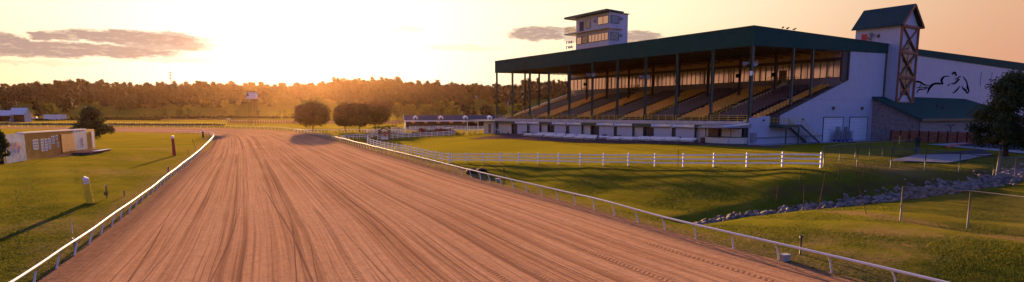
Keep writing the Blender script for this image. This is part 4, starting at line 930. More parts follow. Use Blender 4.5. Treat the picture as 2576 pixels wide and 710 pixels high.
bird(7.4, 'dark bird perched first from the roof corner'); bird(8.7, 'dark bird perched in the middle of three on the roof edge'); bird(10.6, 'dark bird perched farthest along the roof edge from the corner')

# ------------------------------------------------------------------ patio canopy left of the stand
pc = empty('patio_shelter', (*W(76, 1)[:2], 0), PHI, 'low white service block with flat metal canopy at the far end of the grandstand', 'building')
m = gb(); m.box(-1.5, 3.5, -2.6, 2.2, GZ - .3, 5.6); m.build('wall', M['sidingc'], pc)
m = gb(); m.box(-3.2, 3.8, -2.9, 9.0, 5.75, 6.0); m.build('canopy_roof', M['grey'], pc)
for x, y in ((-2.8, 8.6), (3.2, 8.6), (-2.8, 3)): m = gb(); m.beam((x, y, GZ - .3), (x, y, 5.75), .14, .14); m.build('post', M['white'], pc)
m = gb(); m.box(-1.56, -1.52, -1.4, -.2, GZ, 5.0); m.build('door', M['door'], pc)

# ------------------------------------------------------------------ trees
def leaf_cloud(centres, radii, n_per, size, seed, flat=1., norm_bias=.6):
    rg = np.random.default_rng(seed); cs = np.repeat(centres, n_per, 0); rr = np.repeat(radii, n_per)
    d = rg.normal(size=(len(cs), 3)); d /= np.linalg.norm(d, axis=1)[:, None]; rad = rr * rg.uniform(.55, 1.08, len(cs)); P = cs + d * rad[:, None] * np.array([1, 1, flat])
    nrm = d * norm_bias + rg.normal(size=d.shape) * .6; nrm /= np.linalg.norm(nrm, axis=1)[:, None]
    a = np.cross(nrm, rg.normal(size=d.shape)); a /= np.linalg.norm(a, axis=1)[:, None] + 1e-9; b = np.cross(nrm, a)
    s = size * rg.uniform(.6, 1.3, len(cs))[:, None]; a = a * s; b = b * s * .7
    V = np.stack([P - a - b * .3, P + b, P + a + b * .2, P - b], 1).reshape(-1, 3); Fq = np.arange(len(V)).reshape(-1, 4); return V, Fq
def blob(c, r, seed, flat=1.):       # low irregular core so crowns are not see-through
    rg = np.random.default_rng(seed); nu, nv_ = 7, 5; V = []; Q = []
    for i in range(nv_ + 1):
        ph = math.pi * i / nv_
        for j in range(nu): th = 2 * math.pi * j / nu; k = r * rg.uniform(.8, 1.05); V.append((c[0] + k * math.sin(ph) * math.cos(th), c[1] + k * math.sin(ph) * math.sin(th), c[2] + k * math.cos(ph) * flat))
    for i in range(nv_):
        for j in range(nu): Q.append((i * nu + j, i * nu + (j + 1) % nu, (i + 1) * nu + (j + 1) % nu, (i + 1) * nu + j))
    return np.array(V), np.array(Q)
def tree(name, base, h, wdt, label, mat='leaf_pale', crown=(.3, 1.), n_cl=40, n_lf=60, leaf_s=.35, seed=0, trunk_r=None, shape='round', core=True, group=None, cat='tree', trunks=1):
    base = np.array(base, float); root = empty(name, base, 0, label, cat, group); rg = np.random.default_rng(seed)
    z0, z1_ = crown[0] * h, crown[1] * h; cz = (z0 + z1_) / 2; hz = (z1_ - z0) / 2; R_ = wdt / 2; cs = []; rs_ = []
    clr = R_ * (.34 if shape != 'conifer' else .26)
    while len(cs) < n_cl:
        p = rg.uniform(-1, 1, 3)
        if shape == 'round':
            d = np.linalg.norm(p)
            if d > 1 or d < .35: continue
            q = p * np.array([R_ - clr * .75, R_ - clr * .75, hz - clr * .6]) + [0, 0, cz]
        elif shape == 'dome':         # dense flat-bottomed sheared crown
            d = (abs(p[0]) ** 2 + abs(p[1]) ** 2) ** 1.35 + abs(p[2]) ** (2.2 if p[2] > 0 else 4.)
            if d > 1 or d < .35: continue
            q = p * np.array([R_ - clr * .7, R_ - clr * .7, hz - clr * .6]) + [0, 0, cz]
        else:                         # broad conifer: layered, wider at the lower third
            u = (p[2] + 1) / 2; wd = (1 - u) ** .55 * (.55 + .45 * min(1, u * 4)); rr = math.hypot(p[0], p[1])
            if rr > 1 or rr < .3 * (1 - u): continue
            q = np.array([p[0] * R_ * wd, p[1] * R_ * wd, z0 + u * (z1_ - z0)])
        cs.append(q); rs_.append(clr * rg.uniform(.6, 1.25))
    cs = np.array(cs); rs_ = np.array(rs_); V, Q = leaf_cloud(cs, rs_, n_lf, leaf_s, seed + 1, .8 if shape == 'conifer' else .9)
    if core:
        off = len(V); VV = [V]; QQ = [Q]
        for i, (c, r_) in enumerate(zip(cs, rs_)):
            bv, bq = blob(c, r_ * (.62 if shape != 'conifer' else .45), seed + i, .85); VV.append(bv); QQ.append(bq + off); off += len(bv)
        V = np.vstack(VV); Q = np.vstack(QQ)
    fastmesh('crown', V, Q, M[mat], root)
    tr_ = trunk_r or h * .025; m = gb(); bend = rg.normal(0, .03 * h, 2)
    for k in range(trunks):
        dx = (k - (trunks - 1) / 2) * .5
        m.tube([(dx, 0, -.3), (dx + bend[0] * .3, bend[1] * .3, z0 * .8), (dx + bend[0], bend[1], cz), (dx * 1.5, 0, z0 + (z1_ - z0) * .8)], tr_, 8, tr_ * .3)
    for k in range(7):
        c = cs[rg.integers(len(cs))]; zz = rg.uniform(z0 * .75, cz); m.tube([(0, 0, zz), (c[0] * .5, c[1] * .5, zz + (c[2] - zz) * .6), tuple(c)], tr_ * .45, 6, tr_ * .12)
    m.build('trunk', M['bark'], root, True); return root
# three sheared round trees by the turn (plus the fourth overlapping)
for i, (px, py, wpx, top, lb_) in enumerate([(787, 330, 77, 257, 'dark round topped tree standing alone at the bend of the track'), (870, 331, 52, 262, 'round topped tree at the left end of the merged clump by the paddock'), (905, 331, 56, 260, 'round topped tree in the middle of the merged clump by the paddock'), (944, 328, 68, 259, 'round topped tree at the right end of the merged clump nearest the gazebo')]):
    b = G(px, py); d = b[1]; hh = (py - top) * d / F; tree('round_tree', b, hh, wpx * 1.16 * d / F, lb_, 'leaf_round', (.17, 1.), 150, 90, .24, 20 + i, hh * .028, 'dome', group='round trees by the track')
# pines
b = G(2530, 397); tree('pine_tree', b, 9.3, 8.8, 'large dark pine tree at the right edge beside the stone annex', 'leaf_pine', (.17, 1.), 90, 170, .13, 41, .32, 'conifer')
b = G(233, 346); tree('pine_tree', b, 70 * b[1] / F, 98 * b[1] / F, 'broad dark pine tree behind the end of the timber backed board', 'leaf_pine', (.06, 1.), 70, 110, .28, 42, .3, 'conifer')
b = G(-12, 416); tree('pine_tree', b, 112 * b[1] / F, 66 * b[1] / F, 'dark pine tree cut by the left edge of the view', 'leaf_pine', (.02, 1.), 60, 110, .2, 43, .2, 'conifer')
# small field trees
ft = [(113, 302, 258, 26, 'leaf_pale'), (133, 300, 258, 30, 'leaf_pale'), (97, 300, 259, 26, 'leaf_forest'), (245, 290, 258, 34, 'leaf_pale'), (415, 296, 272, 11, 'leaf_pale'), (452, 296, 272, 22, 'leaf_pale'), (476, 296, 270, 16, 'leaf_pale'), (503, 297, 278, 10, 'leaf_pale'), (566, 275, 252, 26, 'leaf_pale'), (565, 291, 276, 10, 'leaf_pale'), (596, 296, 276, 16, 'leaf_pale'), (612, 296, 282, 10, 'leaf_pale'), (650, 296, 276, 10, 'leaf_pale'), (705, 294, 278, 13, 'leaf_pale'), (718, 294, 277, 12, 'leaf_pale'), (365, 297, 284, 10, 'leaf_pale'),
      (1000, 303, 258, 26, 'leaf_pale'), (1030, 303, 257, 44, 'leaf_pale'), (1075, 303, 262, 40, 'leaf_pale'), (1108, 303, 256, 36, 'leaf_pale'), (1142, 303, 252, 34, 'leaf_pale'), (1180, 303, 262, 44, 'leaf_forest'), (1225, 303, 262, 44, 'leaf_forest'), (1262, 303, 262, 36, 'leaf_pale'), (1300, 303, 258, 40, 'leaf_pale'), (1340, 303, 264, 40, 'leaf_forest'), (1385, 303, 258, 44, 'leaf_forest'), (1425, 303, 260, 36, 'leaf_pale'),
      (975, 296, 240, 40, 'leaf_forest'), (1040, 290, 232, 60, 'leaf_forest'), (1100, 290, 236, 56, 'leaf_forest'), (1170, 290, 240, 56, 'leaf_forest'), (1125, 285, 228, 50, 'leaf_forest'), (985, 285, 226, 60, 'leaf_forest'), (30, 292, 250, 40, 'leaf_forest'), (170, 292, 238, 46, 'leaf_forest'), (300, 284, 246, 40, 'leaf_forest'), (400, 274, 244, 50, 'leaf_forest')]
DIST = [', between barn and box trailer', ', right above the box trailer', ', close against the barn roof', ', just behind the broad dark pine', ', the one with a slim crown left of the mast',
 ', the largest under the mast', ', rounder one right of the mast', ', slim one right of the mast pair', ', round one high on the slope edge', ', dark slim one left of the stewards tower', ', round one just left of the stewards tower',
 ', tiny one touching the stewards tower from the left', ', slim one touching the stewards tower from the right', ', left of the pair before the lone round tree', ', right of the pair before the lone round tree', ', farthest left of the meadow row', ', at the right end of the round tree clump',
 ', behind its left gable', ', behind the first dormer gap', ', right of the first dormer gap', ', above its middle dormer', ', dark one behind its third dormer', ', dark one at its right end', ', leftmost there', ', second there from the left', ', third there, darker', ', fourth there, darker', ', rightmost there',
 ', tall and hazy above the round tree clump', ', tall and hazy above its left gable', ', tall and hazy above its first two dormers', ', tall and hazy above its third dormer', ', tallest and hazy in the middle', ', wide and hazy close to the ridge', ', tall one left above the metal barn roof', ', tall one right above the box trailer', ', wide one on the slope right of the pine', ', wide one on the slope below the mast']
for i, (px, by, ty, wp, mt) in enumerate(ft):
    b = G(px, by); d = b[1]; hh = (by - ty) * d / F
    wh = 'behind the metal barn' if px < 200 else 'in the meadow' if px < 800 else 'behind the horse barn' if px < 1245 else 'between the far grandstand columns'
    lab = '%s %s tree %s%s' % ('pale' if mt == 'leaf_pale' else 'dark', 'small' if hh < 8 else 'bushy', wh, DIST[i])
    tree('field_tree', b, hh, wp * d / F, lab, mt, (.12 if hh > 7 else .18, 1.), 26 if wp > 18 else 14, 44 if wp > 18 else 30, .55 if wp > 18 else .42, 60 + i, None, 'round', core=mt == 'leaf_forest' or wp > 18, group='scattered trees beyond the track')
# forest mass
rgf = np.random.default_rng(5); VV = []; QQ = []; off = 0; cnt = 0
Cs = []; Rs = []
for r_ in np.arange(640, 1030, 11.5):
    a = -1.25 * r_
    while a < .45 * r_:
        x = a + rgf.uniform(-4, 4); y = r_ + rgf.uniform(-5, 5); a += rgf.uniform(7.5, 13)
        px = CX + F * x / y
        if 690 < px < 845 and y < 770 + 25 * math.sin(px / 9): continue
        if px > 1180 and y < 760 and (px % 190) < 85: continue
        if y < 680 + 25 * math.sin(px / 31) + 15 * math.sin(px / 11.): continue
        if rgf.random() < .05: continue
        R0 = rgf.uniform(4.2, 8.2); hgt = rgf.uniform(11, 17) if rgf.random() < .85 else rgf.uniform(18, 23)
        z = z1(x, y)
        for q in range(rgf.integers(2, 5)):
            th = rgf.uniform(0, 6.28); rr = R0 * rgf.uniform(.1, .55); Cs.append((x + rr * math.cos(th), y + rr * math.sin(th), z + hgt * rgf.uniform(.5, 1) - R0 * .5)); Rs.append(R0 * rgf.uniform(.4, .72))
Cs = np.array(Cs); Rs = np.array(Rs); V, Q = leaf_cloud(Cs, Rs * 1.12, 52, .85, 9, .85); VV = [V]; QQ = [Q]; off = len(V)
for i, (c, r_) in enumerate(zip(Cs, Rs)):
    bv, bq = blob(c, r_ * .66, i, 1.); VV.append(bv); QQ.append(bq + off); off += len(bv)
    if 1:
        bv, bq = blob((c[0] + 1, c[1], c[2] - r_ * 1.1), r_ * 1.15, i + 7, .9); VV.append(bv); QQ.append(bq + off); off += len(bv)
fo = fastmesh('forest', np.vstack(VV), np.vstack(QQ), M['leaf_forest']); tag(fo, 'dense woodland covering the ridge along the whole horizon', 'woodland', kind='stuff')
# hedge rows / scrub lines
def scrub(pts, hgt, n, size, seed, label, mat='leaf_forest', dens=26):
    P = resample(np.array([G(*p) for p in pts]), n); rg = np.random.default_rng(seed); P = P + rg.normal(0, .6, P.shape) * [1, 1, 0]
    P[:, 2] = zt(P[:, 0], P[:, 1]) + hgt * .4; V, Q = leaf_cloud(P, np.full(n, hgt * .6) * rg.uniform(.5, 1.2, n), dens, size, seed, .8); o = fastmesh('scrub', V, Q, M[mat]); tag(o, label, 'scrub', kind='stuff')
scrub([(0, 315), (300, 315.5), (560, 317)], 1.0, 330, .35, 3, 'dark weeds under the rail beyond the far straight')
scrub([(180, 299.5), (400, 299), (650, 298), (740, 298)], 2.0, 220, .6, 4, 'dark brush line across the meadow')
scrub([(0, 303), (90, 303), (250, 302), (400, 303)], 1.2, 200, .4, 5, 'low brush strip beyond the second track')
scrub([(330, 290), (520, 292), (700, 292), (745, 290)], 1.6, 70, .5, 6, 'scattered meadow bushes', 'leaf_pale')
scrub([(1010, 325), (940, 322), (1000, 318)], .8, 40, .3, 7, 'weeds by the round trees', 'leaf_pale')

# ------------------------------------------------------------------ left side objects
# timber backed results board
ta, tb = pz(62, 414, .85), pz(243, 374, .9)
a0 = pz(12, 414, .85); tdir = tb[:2] - a0[:2]; L_ = float(np.linalg.norm(tdir)); ang_ = math.atan2(tdir[1], tdir[0])
tt = empty('results_board', (a0[0], a0[1], .85), ang_, 'long weathered results board seen from its tan boarded back with silver tarpaulins', 'board')
hA = 75 * a0[1] / F; hB = 50 * tb[1] / F
def tprof(x): return hA + (hB - hA) * x / L_
def ub(x): return .25 + 0 * x
# fractions along the board as seen, converted with the perspective of the board
def along(px):
    r = ray(px, 380); nrm = np.array([-math.sin(ang_), math.cos(ang_)]); k = (nrm @ a0[:2]) / (nrm @ r[:2]); return float((r[:2] * k - a0[:2]) @ (tdir / L_))
def slab(m, px0, px1, y0, y1, zlo=.0, zhi=1., lo_abs=None):
    x0, x1 = along(px0), along(px1); h0, h1 = tprof(x0), tprof(x1)
    m.hexa([(x0, y0, h0 * zlo), (x1, y0, h1 * zlo), (x1, y1, h1 * zlo), (x0, y1, h0 * zlo), (x0, y0, h0 * zhi), (x1, y0, h1 * zhi), (x1, y1, h1 * zhi), (x0, y1, h0 * zhi)])
m = gb(); slab(m, 58, 242, 0, .6, -.02, .99); m.build('board_back', M['board'], tt)
m = gb(); slab(m, 4, 62, -.14, -.02, .02, 1.0); tp = m.build('tarpaulin', M['tarp'], tt)
m = gb(); slab(m, 185, 219, -.12, -.02, .08, .98); m.build('tarpaulin', M['tarp'], tt)['label'] = 'pale blue grey tarpaulin at the far end'
m = gb(); slab(m, 154, 187, -.2, -.05, .1, .86); m.build('plywood_panel', M['osb'], tt)
m = gb(); slab(m, 0, 7, -.3, .6, -.1, 1.0); m.build('end_panel', M['dark'], tt)
m = gb(); slab(m, 60, 219, -.16, .75, .992, 1.035); m.build('roof_cap', M['rail'], tt)
m = gb(); slab(m, 233, 238, -.06, -.01, .1, .9); m.build('white_strip', M['white'], tt)
def panes(px0, px1, z0, z1_, nx, nz):
    m = gb(); m2 = gb(); x0, x1 = along(px0), along(px1); h = tprof(x0); a, b = h * z0, h * z1_
    for i in range(nx + 1): x = x0 + (x1 - x0) * i / nx; m.box(x - .06, x + .06, -.09, -.01, a, b)
    for j in range(nz + 1): z = a + (b - a) * j / nz; m.box(x0 - .06, x1 + .06, -.1, -.012, z - .07, z + .07)
    m2.box(x0, x1, -.03, -.008, a, b); o = m2.build('lamp_panel', M['glassd'] if nx > 1 or nz < 2 else M['concrete_w'], tt); m.build('panel_frame', M['white'], o)
panes(84, 96, .38, .72, 1, 3); panes(104, 110, .28, .72, 1, 4); panes(114, 119, .28, .72, 1, 4); panes(123, 128, .32, .72, 1, 4); panes(132, 138, .52, .8, 1, 2); panes(143, 146, .66, .82, 1, 1); panes(145, 148, .36, .54, 1, 1)
m = gb(); rg = random.Random(4)                      # faded painted letters on the tarpaulin
for i, (px, zc, hh) in enumerate([(20, .62, .30), (25, .50, .34), (30, .60, .22), (35, .48, .30), (39, .60, .26), (44, .45, .3), (48, .5, .2)]):
    x = along(px); h = tprof(x); w_ = .95; z_ = h * zc; q = h * hh / 2
    m.prism([(x - w_ * .3, z_ - q), (x + w_ * .2, z_ - q * .8), (x + w_ * .5, z_ + q * .2), (x + w_ * .1, z_ + q), (x - w_ * .2, z_ + q * .6), (x, z_)], lambda u, v, w: (u, w, v), -.165, -.145, i % 2)
m.build('painted_marks', [M['red'], M['blue']], tp)
m = gb(); m.prism([(along(208), .9), (along(209.5), .9), (along(209), 2.4), (along(207.5), 2.4)], lambda u, v, w: (u, w, v), -.145, -.125); m.build('painted_mark', M['redkerb'], tt)
for i in range(5):
    m = gb(); x = 1 + i * L_ / 4.4; m.box(x - .12, x + .12, .1, .4, -.9, .1); m.build('leg', M['dark'], tt)
# ditch-like dark cover lying in the grass in front of it
q = G(215, 384); pt = empty('cellar_hatch', q, ang_, 'dark low platform with a white board lying in the grass before the results board', 'platform')
m = gb(); m.box(-5, 6, -2.2, .6, -.3, .28); m.build('platform', M['apron'], pt); m = gb(); m.hexa([(-2, -2.6, .3), (4, -2.8, .3), (4, -2.2, .3), (-2, -1.6, .3), (-2, -2.6, .38), (4, -2.8, .38), (4, -2.2, .38), (-2, -1.6, .38)]); m.build('loose_board', M['bench'], pt)
drape('worn_earth', [G(95, 403), G(150, 396), G(245, 384), G(160, 388)], M['apron'], 14, 8, .06)

def marker(px, py, hgt, wd, mat, label, cap, tilt=0., name='distance_marker', cat='marker post', depth=.45):
    b = G(px, py); r = empty(name, b, -math.atan2(b[0], b[1]), label, cat); m = gb(); w0, w1 = wd * .55, wd * .42
    m.hexa([(-w0, -depth / 2, -.1), (w0, -depth / 2, -.1), (w0, depth / 2, -.1), (-w0, depth / 2, -.1), (-w1, -depth * .4, hgt), (w1, -depth * .4, hgt), (w1, depth * .4, hgt), (-w1, depth * .4, hgt)]); m.build('post', M[mat], r)
    cap(r, w1, hgt, depth); r.rotation_euler[1] = tilt; return r
def cap_y(r, w_, h, d):
    m = gb(); m.box(-w_ * 1.04, w_ * 1.04, -d * .43, d * .43, h - .36, h - .3); m.box(-w_ * 1.04, w_ * 1.04, -d * .43, d * .43, h - .24, h - .18); m.box(-w_ * 1.04, w_ * 1.04, -d * .43, d * .43, h - .12, h - .05); m.build('white_band', M['white'], r)
    m = gb(); m.hexa([(-w_ * 1.05, -d * .45, h), (w_ * 1.05, -d * .45, h), (w_ * 1.05, d * .45, h), (-w_ * 1.05, d * .45, h), (-w_ * .3, -d * .2, h + .22), (w_ * 1.1, -d * .2, h + .06), (w_ * 1.1, d * .45, h + .06), (-w_ * .3, d * .45, h + .26)]); m.build('slanted_cap', M['white'], r)
def cap_w(r, w_, h, d):
    m = gb(); m.box(-w_ * 1.02, w_ * 1.02, -d * .42, d * .42, h - .02, h + .3); m.hexa([(-w_, -d * .4, h + .3), (w_, -d * .4, h + .3), (w_, d * .4, h + .3), (-w_, d * .4, h + .3), (-w_ * .3, -d * .1, h + .45), (w_ * .3, -d * .1, h + .45), (w_ * .3, d * .1, h + .45), (-w_ * .3, d * .1, h + .45)]); m.build('white_cap', M['white'], r)
marker(226, 511, 2.0, .5, 'postyellow', 'yellow marker post with white bands and a slanted cap in the infield grass', cap_y, -.07)
marker(438.5, 392, 3.1, .5, 'red', 'tall red marker post with white cap beside the inner rail', cap_w, -.02)
marker(511.5, 347, 1.9, .55, 'black', 'black marker post with white cap where the inner rail turns', cap_w)
def pole(px, py, hpx, r_, mat, label, capm=None, tilt=0., box=None, name='meter_post'):
    b = G(px, py); h = hpx * b[1] / F; root = empty(name, b, 0, label, 'post'); m = gb(); m.tube([(0, 0, -.2), (tilt * .5, 0, h * .5), (tilt, 0, h)], r_, 8); m.build('pole', M[mat], root, True)
    if capm: m = gb(); m.tube([(tilt, 0, h - .02), (tilt, 0, h + .14)], r_ * 1.7, 8); m.build('cap', M[capm], root, True)
    if box: m = gb(); m.box(-.12, .14, -.14, -.0, h * box, h * box + .3); m.build('junction_box', M['dark'], root)
pole(269, 500, 31, .045, 'dark', 'thin dark meter post with grey head right of the yellow marker', 'grey', 0, .3)
pole(190, 640, 36, .055, 'galv', 'short grey pipe with box beneath the near inner rail', 'grey')
pole(183, 588, 40, .02, 'white', 'thin white stake left of the inner rail near the front')
pole(313, 495, 15, .06, 'galv', 'stubby grey pipe in bare soil beside the inner rail')
pole(424, 437, 14, .09, 'grey', 'squat grey post with box against the inner rail', 'dark')
pole(420, 433, 24, .018, 'galv', 'thin stake beside the squat grey post')
pole(474, 396, 20, .04, 'rust', 'short brown stake right of the red marker')
pole(493, 376, 26, .035, 'rust', 'thin leaning brown stake near the far bend of the inner rail', None, -.6)
pole(1268, 460, 35, .05, 'dark', 'dark pipe post with green knob behind the outer rail', 'greenp', 0, .3)
pole(2013, 640, 44, .045, 'dark', 'pipe post with dark knob standing behind the near outer rail', 'dark')
pole(1705, 421, 44, .03, 'rust', 'thin rusty post just behind the front lawn fence')
for px, py, sz, lb_ in ((1252, 457, .5, 'small grey ground box beside the culvert'), (1975, 656, .42, 'pale concrete box in the dirt verge under the near outer rail')):
    b = G(px, py); r = empty('ground_box', b, .3, lb_, 'box'); m = gb(); m.box(-sz / 2, sz / 2, -sz / 3, sz / 3, -.1, .3); m.build('body', M['concrete'], r); m = gb(); m.box(-sz * .53, sz * .53, -sz * .36, sz * .36, .3, .35); m.build('lid', M['concrete_w'], r)
# culvert pipes
for i, (px, lb_) in enumerate(((1188, 'dark left mouth of the twin culvert beside the outer rail'), (1212, 'dark right mouth of the twin culvert beside the outer rail'))):
    b = G(px, 437); n_ = 16; r = empty('culvert', b + np.array([0, .6, -.15]), .12, lb_, 'culvert'); m = gb(); vs = []
    for y in (-.5, 1.6):
        for rr in (.85, .75): vs += [(rr * math.cos(2 * math.pi * k / n_), y, rr * .8 * math.sin(2 * math.pi * k / n_)) for k in range(n_)]
    fs = []
    for k in range(n_): j = (k + 1) % n_; fs += [(k, j, n_ + j, n_ + k), (k, 2 * n_ + k, 2 * n_ + j, j), (n_ + k, n_ + j, 3 * n_ + j, 3 * n_ + k)]
    m.add(vs, fs); m.build('pipe', M['rust'], r, True); m = gb(); m.add([(.74 * math.cos(2 * math.pi * k / n_), 1.2, .59 * math.sin(2 * math.pi * k / n_)) for k in range(n_)], [tuple(range(n_))]); m.build('pipe_interior', M['brown'], r)

# patrol tower
b = G(638, 316); d = b[1]; s_ = d / F
pt = empty('patrol_tower', b, -.1, 'tall steel stewards tower with white cabin beyond the far turn', 'tower'); hh = 66 * s_
for x, y in ((-9, -6), (9, -6), (9, 6), (-9, 6)):
    m = gb(); m.tube([(x * s_, y * s_, -.3), (x * .72 * s_, y * .7 * s_, hh)], .13, 6); m.build('leg', M['rust'], pt)
m = gb()
for k in range(5):
    z = hh * (k + .6) / 5; f = 1 - .28 * z / hh
    for y in (-6, 6): m.beam((-9 * f * s_, y * f * s_, z), (9 * f * s_, y * f * s_, z), .1, .1)
    for x in (-9, 9): m.beam((x * f * s_, -6 * f * s_, z), (x * f * s_, 6 * f * s_, z), .1, .1)
    if k < 4: g2 = 1 - .28 * (z + hh / 5) / hh; m.beam((9 * f * s_, -6 * f * s_, z), (9 * g2 * s_, 6 * g2 * s_, z + hh / 5), .08, .08)
m.build('bracing', M['rust'], pt)
m = gb(); m.box(-11 * s_, 11 * s_, -8 * s_, 8 * s_, hh, hh + 16 * s_); m.build('cabin', M['white'], pt)
m = gb(); m.box(-12.5 * s_, 12.5 * s_, -9 * s_, 9 * s_, hh + 16 * s_, hh + 17 * s_); m.build('cabin_roof', M['dark'], pt)
m = gb(); m.box(-10 * s_, -4 * s_, -8.2 * s_, -8.02 * s_, hh + 7 * s_, hh + 13 * s_); m.build('window', M['dark'], pt)
# radio mast
b = pd(430, 207, 985); b[2] = z1(*b[:2]); r = empty('radio_mast', b, 0, 'slender mast with antenna panels rising above the wooded ridge', 'mast'); hh = pd(430, 181, 985)[2] - b[2]
m = gb(); m.tube([(0, 0, 0), (0, 0, hh)], .55, 6, .4); m.build('pole', M['dark'], r)
for k, z in enumerate((hh - .5, hh - 5, hh - 10)): m = gb(); [m.box(2 * math.cos(a) - .5, 2 * math.cos(a) + .5, 2 * math.sin(a) - .3, 2 * math.sin(a) + .3, z - 1, z + .8) for a in (0.3, 2.4, 4.5)]; m.beam((-2, 0, z), (2, 0, z), .3, .3); m.build('antenna', M['dark'], r)

# white barns at far left
def barn(px0, px1, ytop, ybase, label, dpx, open_=True):
    a, b = G(px0, ybase), G(px1, ybase); dd = a[1]; s_ = dd / F; w_ = (px1 - px0) * s_; h = (ybase - ytop) * s_; r = empty('metal_barn', a, .12, label, 'barn'); dp_ = dpx * s_
    e = h * .55
    m = gb(); m.box(0, w_, 0, .2, e * .95, e); m.box(0, .2, .2, dp_, -.3, e); m.box(w_ - .2, w_, 0, dp_, -.3, e); m.box(.2, w_ - .2, dp_ - .2, dp_, -.3, e); m.prism([(0, e), (dp_, e), (dp_ / 2, h)], lambda u, v, w: (w, u, v), w_ - .2, w_); m.build('wall', M['siding'], r)
    m = gb(); m.prism([(-.5, e - .1), (dp_ / 2, h), (dp_ / 2, h + .25), (-.5, e + .15)], lambda u, v, w: (w, u, v), -.4, w_ + .4); m.prism([(dp_ + .5, e - .1), (dp_ / 2, h), (dp_ / 2, h + .25), (dp_ + .5, e + .15)], lambda u, v, w: (w, u, v), -.4, w_ + .4); m.build('roof', M['bench'], r)
    m = gb(); m.box(.3, w_ - .3, dp_ * .5, dp_ * .55, -.3, e); m.build('dark_interior', M['brown'], r)
    return r
barn(26, 60, 273, 308, 'white metal barn with an open dark bay at the far left beyond the track', 24)
barn(-30, 22, 279, 306, 'lower white metal shed joined to the left of the open barn', 20)
def lorry(px, py, hpx, label):
    b = G(px, py); s_ = b[1] / F; h = hpx * s_; r = empty('truck', b, .4, label, 'truck')
    m = gb(); m.prism([(-1.5 * h, .25 * h), (1.2 * h, .25 * h), (1.25 * h, .55 * h), (.8 * h, .6 * h), (.6 * h, .95 * h), (-.1 * h, .95 * h), (-.15 * h, .6 * h), (-1.5 * h, .6 * h)], lambda u, v, w: (u, w, v), -.45 * h, .45 * h); m.build('body', M['car'], r)
    m = gb(); m.prism([(.72 * h, .64 * h), (.57 * h, .9 * h), (-.03 * h, .9 * h), (-.06 * h, .64 * h)], lambda u, v, w: (u, w, v), -.46 * h, .46 * h); m.build('window', M['glassd'], r)
    for x in (-.95, .75):
        for y in (-.42, .42): m = gb(); m.tube([(x * h, (y - .05) * h, .2 * h), (x * h, (y + .05) * h, .2 * h)], .2 * h, 12); m.build('wheel', M['tyre'], r)
    return r
lorry(45, 306, 10, 'white pickup truck parked in the open bay of the metal barn')
lorry(88, 300, 6, 'small white vehicle parked right of the metal barn')
lorry(1232, 329, 10, 'white car parked behind the patio at the far end of the grandstand')
lorry(575, 301.5, 4, 'tiny white vehicle glinting in the meadow beside the stewards tower')
a = G(110, 303); s_ = a[1] / F; r = empty('box_trailer', a, .1, 'white box trailer standing in grass right of the metal barn', 'trailer')
m = gb(); m.box(0, 41 * s_, 0, 22 * s_, .6, 14 * s_); m.build('body', M['bench'], r)
m = gb(); m.box(-.1, 41 * s_ + .1, -.1, 22 * s_ + .1, 14 * s_, 14 * s_ + .12); m.build('roof', M['white'], r)
m = gb(); m.tube([(10 * s_, -.1, .5), (10 * s_, .3, .5)], .5, 12); m.tube([(30 * s_, -.1, .5), (30 * s_, .3, .5)], .5, 12); m.build('wheel', M['tyre'], r)

# ------------------------------------------------------------------ horse barn
a, b = G(1020, 322), G(1262, 322); a = pd(1020, 322, 235.); a[2] = z1(*a[:2]); b = pd(1270, 322, 243.); L_ = float(np.linalg.norm((b - a)[:2])); ang_ = math.atan2(b[1] - a[1], b[0] - a[0])
hb = empty('horse_barn', a, ang_, 'long low horse barn with grey roof, small dormers and dark open stalls', 'barn'); s_ = a[1] / F
H0, H1, DP = 21 * s_, 33 * s_, 11.
m = gb(); m.box(0, .25, 0, DP, -.4, H0); m.box(L_ - .25, L_, 0, DP, -.4, H0); m.prism([(0, H0), (DP, H0), (DP / 2, H1 - .1)], lambda u, v, w: (w, u, v), 0, .25); m.prism([(0, H0), (DP, H0), (DP / 2, H1 - .1)], lambda u, v, w: (w, u, v), L_ - .25, L_); m.build('gable_wall', M['siding'], hb)
m = gb(); m.box(.3, L_ - .3, 2.2, 2.5, -.4, H0); m.build('stall_wall', M['brown'], hb)
m = gb(); m.prism([(-.9, H0 - .2), (DP / 2, H1), (DP / 2, H1 + .2), (-.9, H0)], lambda u, v, w: (w, u, v), -.5, L_ + .5); m.prism([(DP + .9, H0 - .2), (DP / 2, H1), (DP / 2, H1 + .2), (DP + .9, H0)], lambda u, v, w: (w, u, v), -.5, L_ + .5); m.build('roof', M['barnroof'], hb)
m = gb(); m.box(-.5, L_ + .5, -1.0, -.9, H0 - .4, H0 + .02); m.beam((-.52, -.9, H0 - .1), (-.52, DP / 2, H1 + .1), .1, .3); m.build('eave_board', M['white'], hb)
for k in range(8):
    x = L_ * (k + .6) / 8; m = gb(); m.box(x - .1, x + .1, -.6, -.4, -.3, H0 - .3); m.build('porch_post', M['brown'], hb)
    m = gb(); m.prism([(x - 1.2, H0 - .35), (x + 1.2, H0 - .35), (x + .3, H0 - 1.1), (x - .3, H0 - 1.1)], lambda u, v, w: (u, w, v), -.7, -.62); m.build('bracket', M['board'], hb)
for px in (1045, 1108, 1170, 1232):
    x = L_ * (px - 1020) / 250.; m = gb(); m.box(x - .9, x + .9, .6, 4.2, H0 + .2, H0 + 1.25); m.prism([(x - 1.1, H0 + 1.25), (x + 1.1, H0 + 1.25), (x, H0 + 1.9)], lambda u, v, w: (u, w, v), .5, 4.6); dm = m.build('dormer', M['white'], hb)
    m = gb(); m.box(x - .4, x + .4, .55, .59, H0 + .4, H0 + 1.1); m.build('dormer_window', M['dark'], dm)

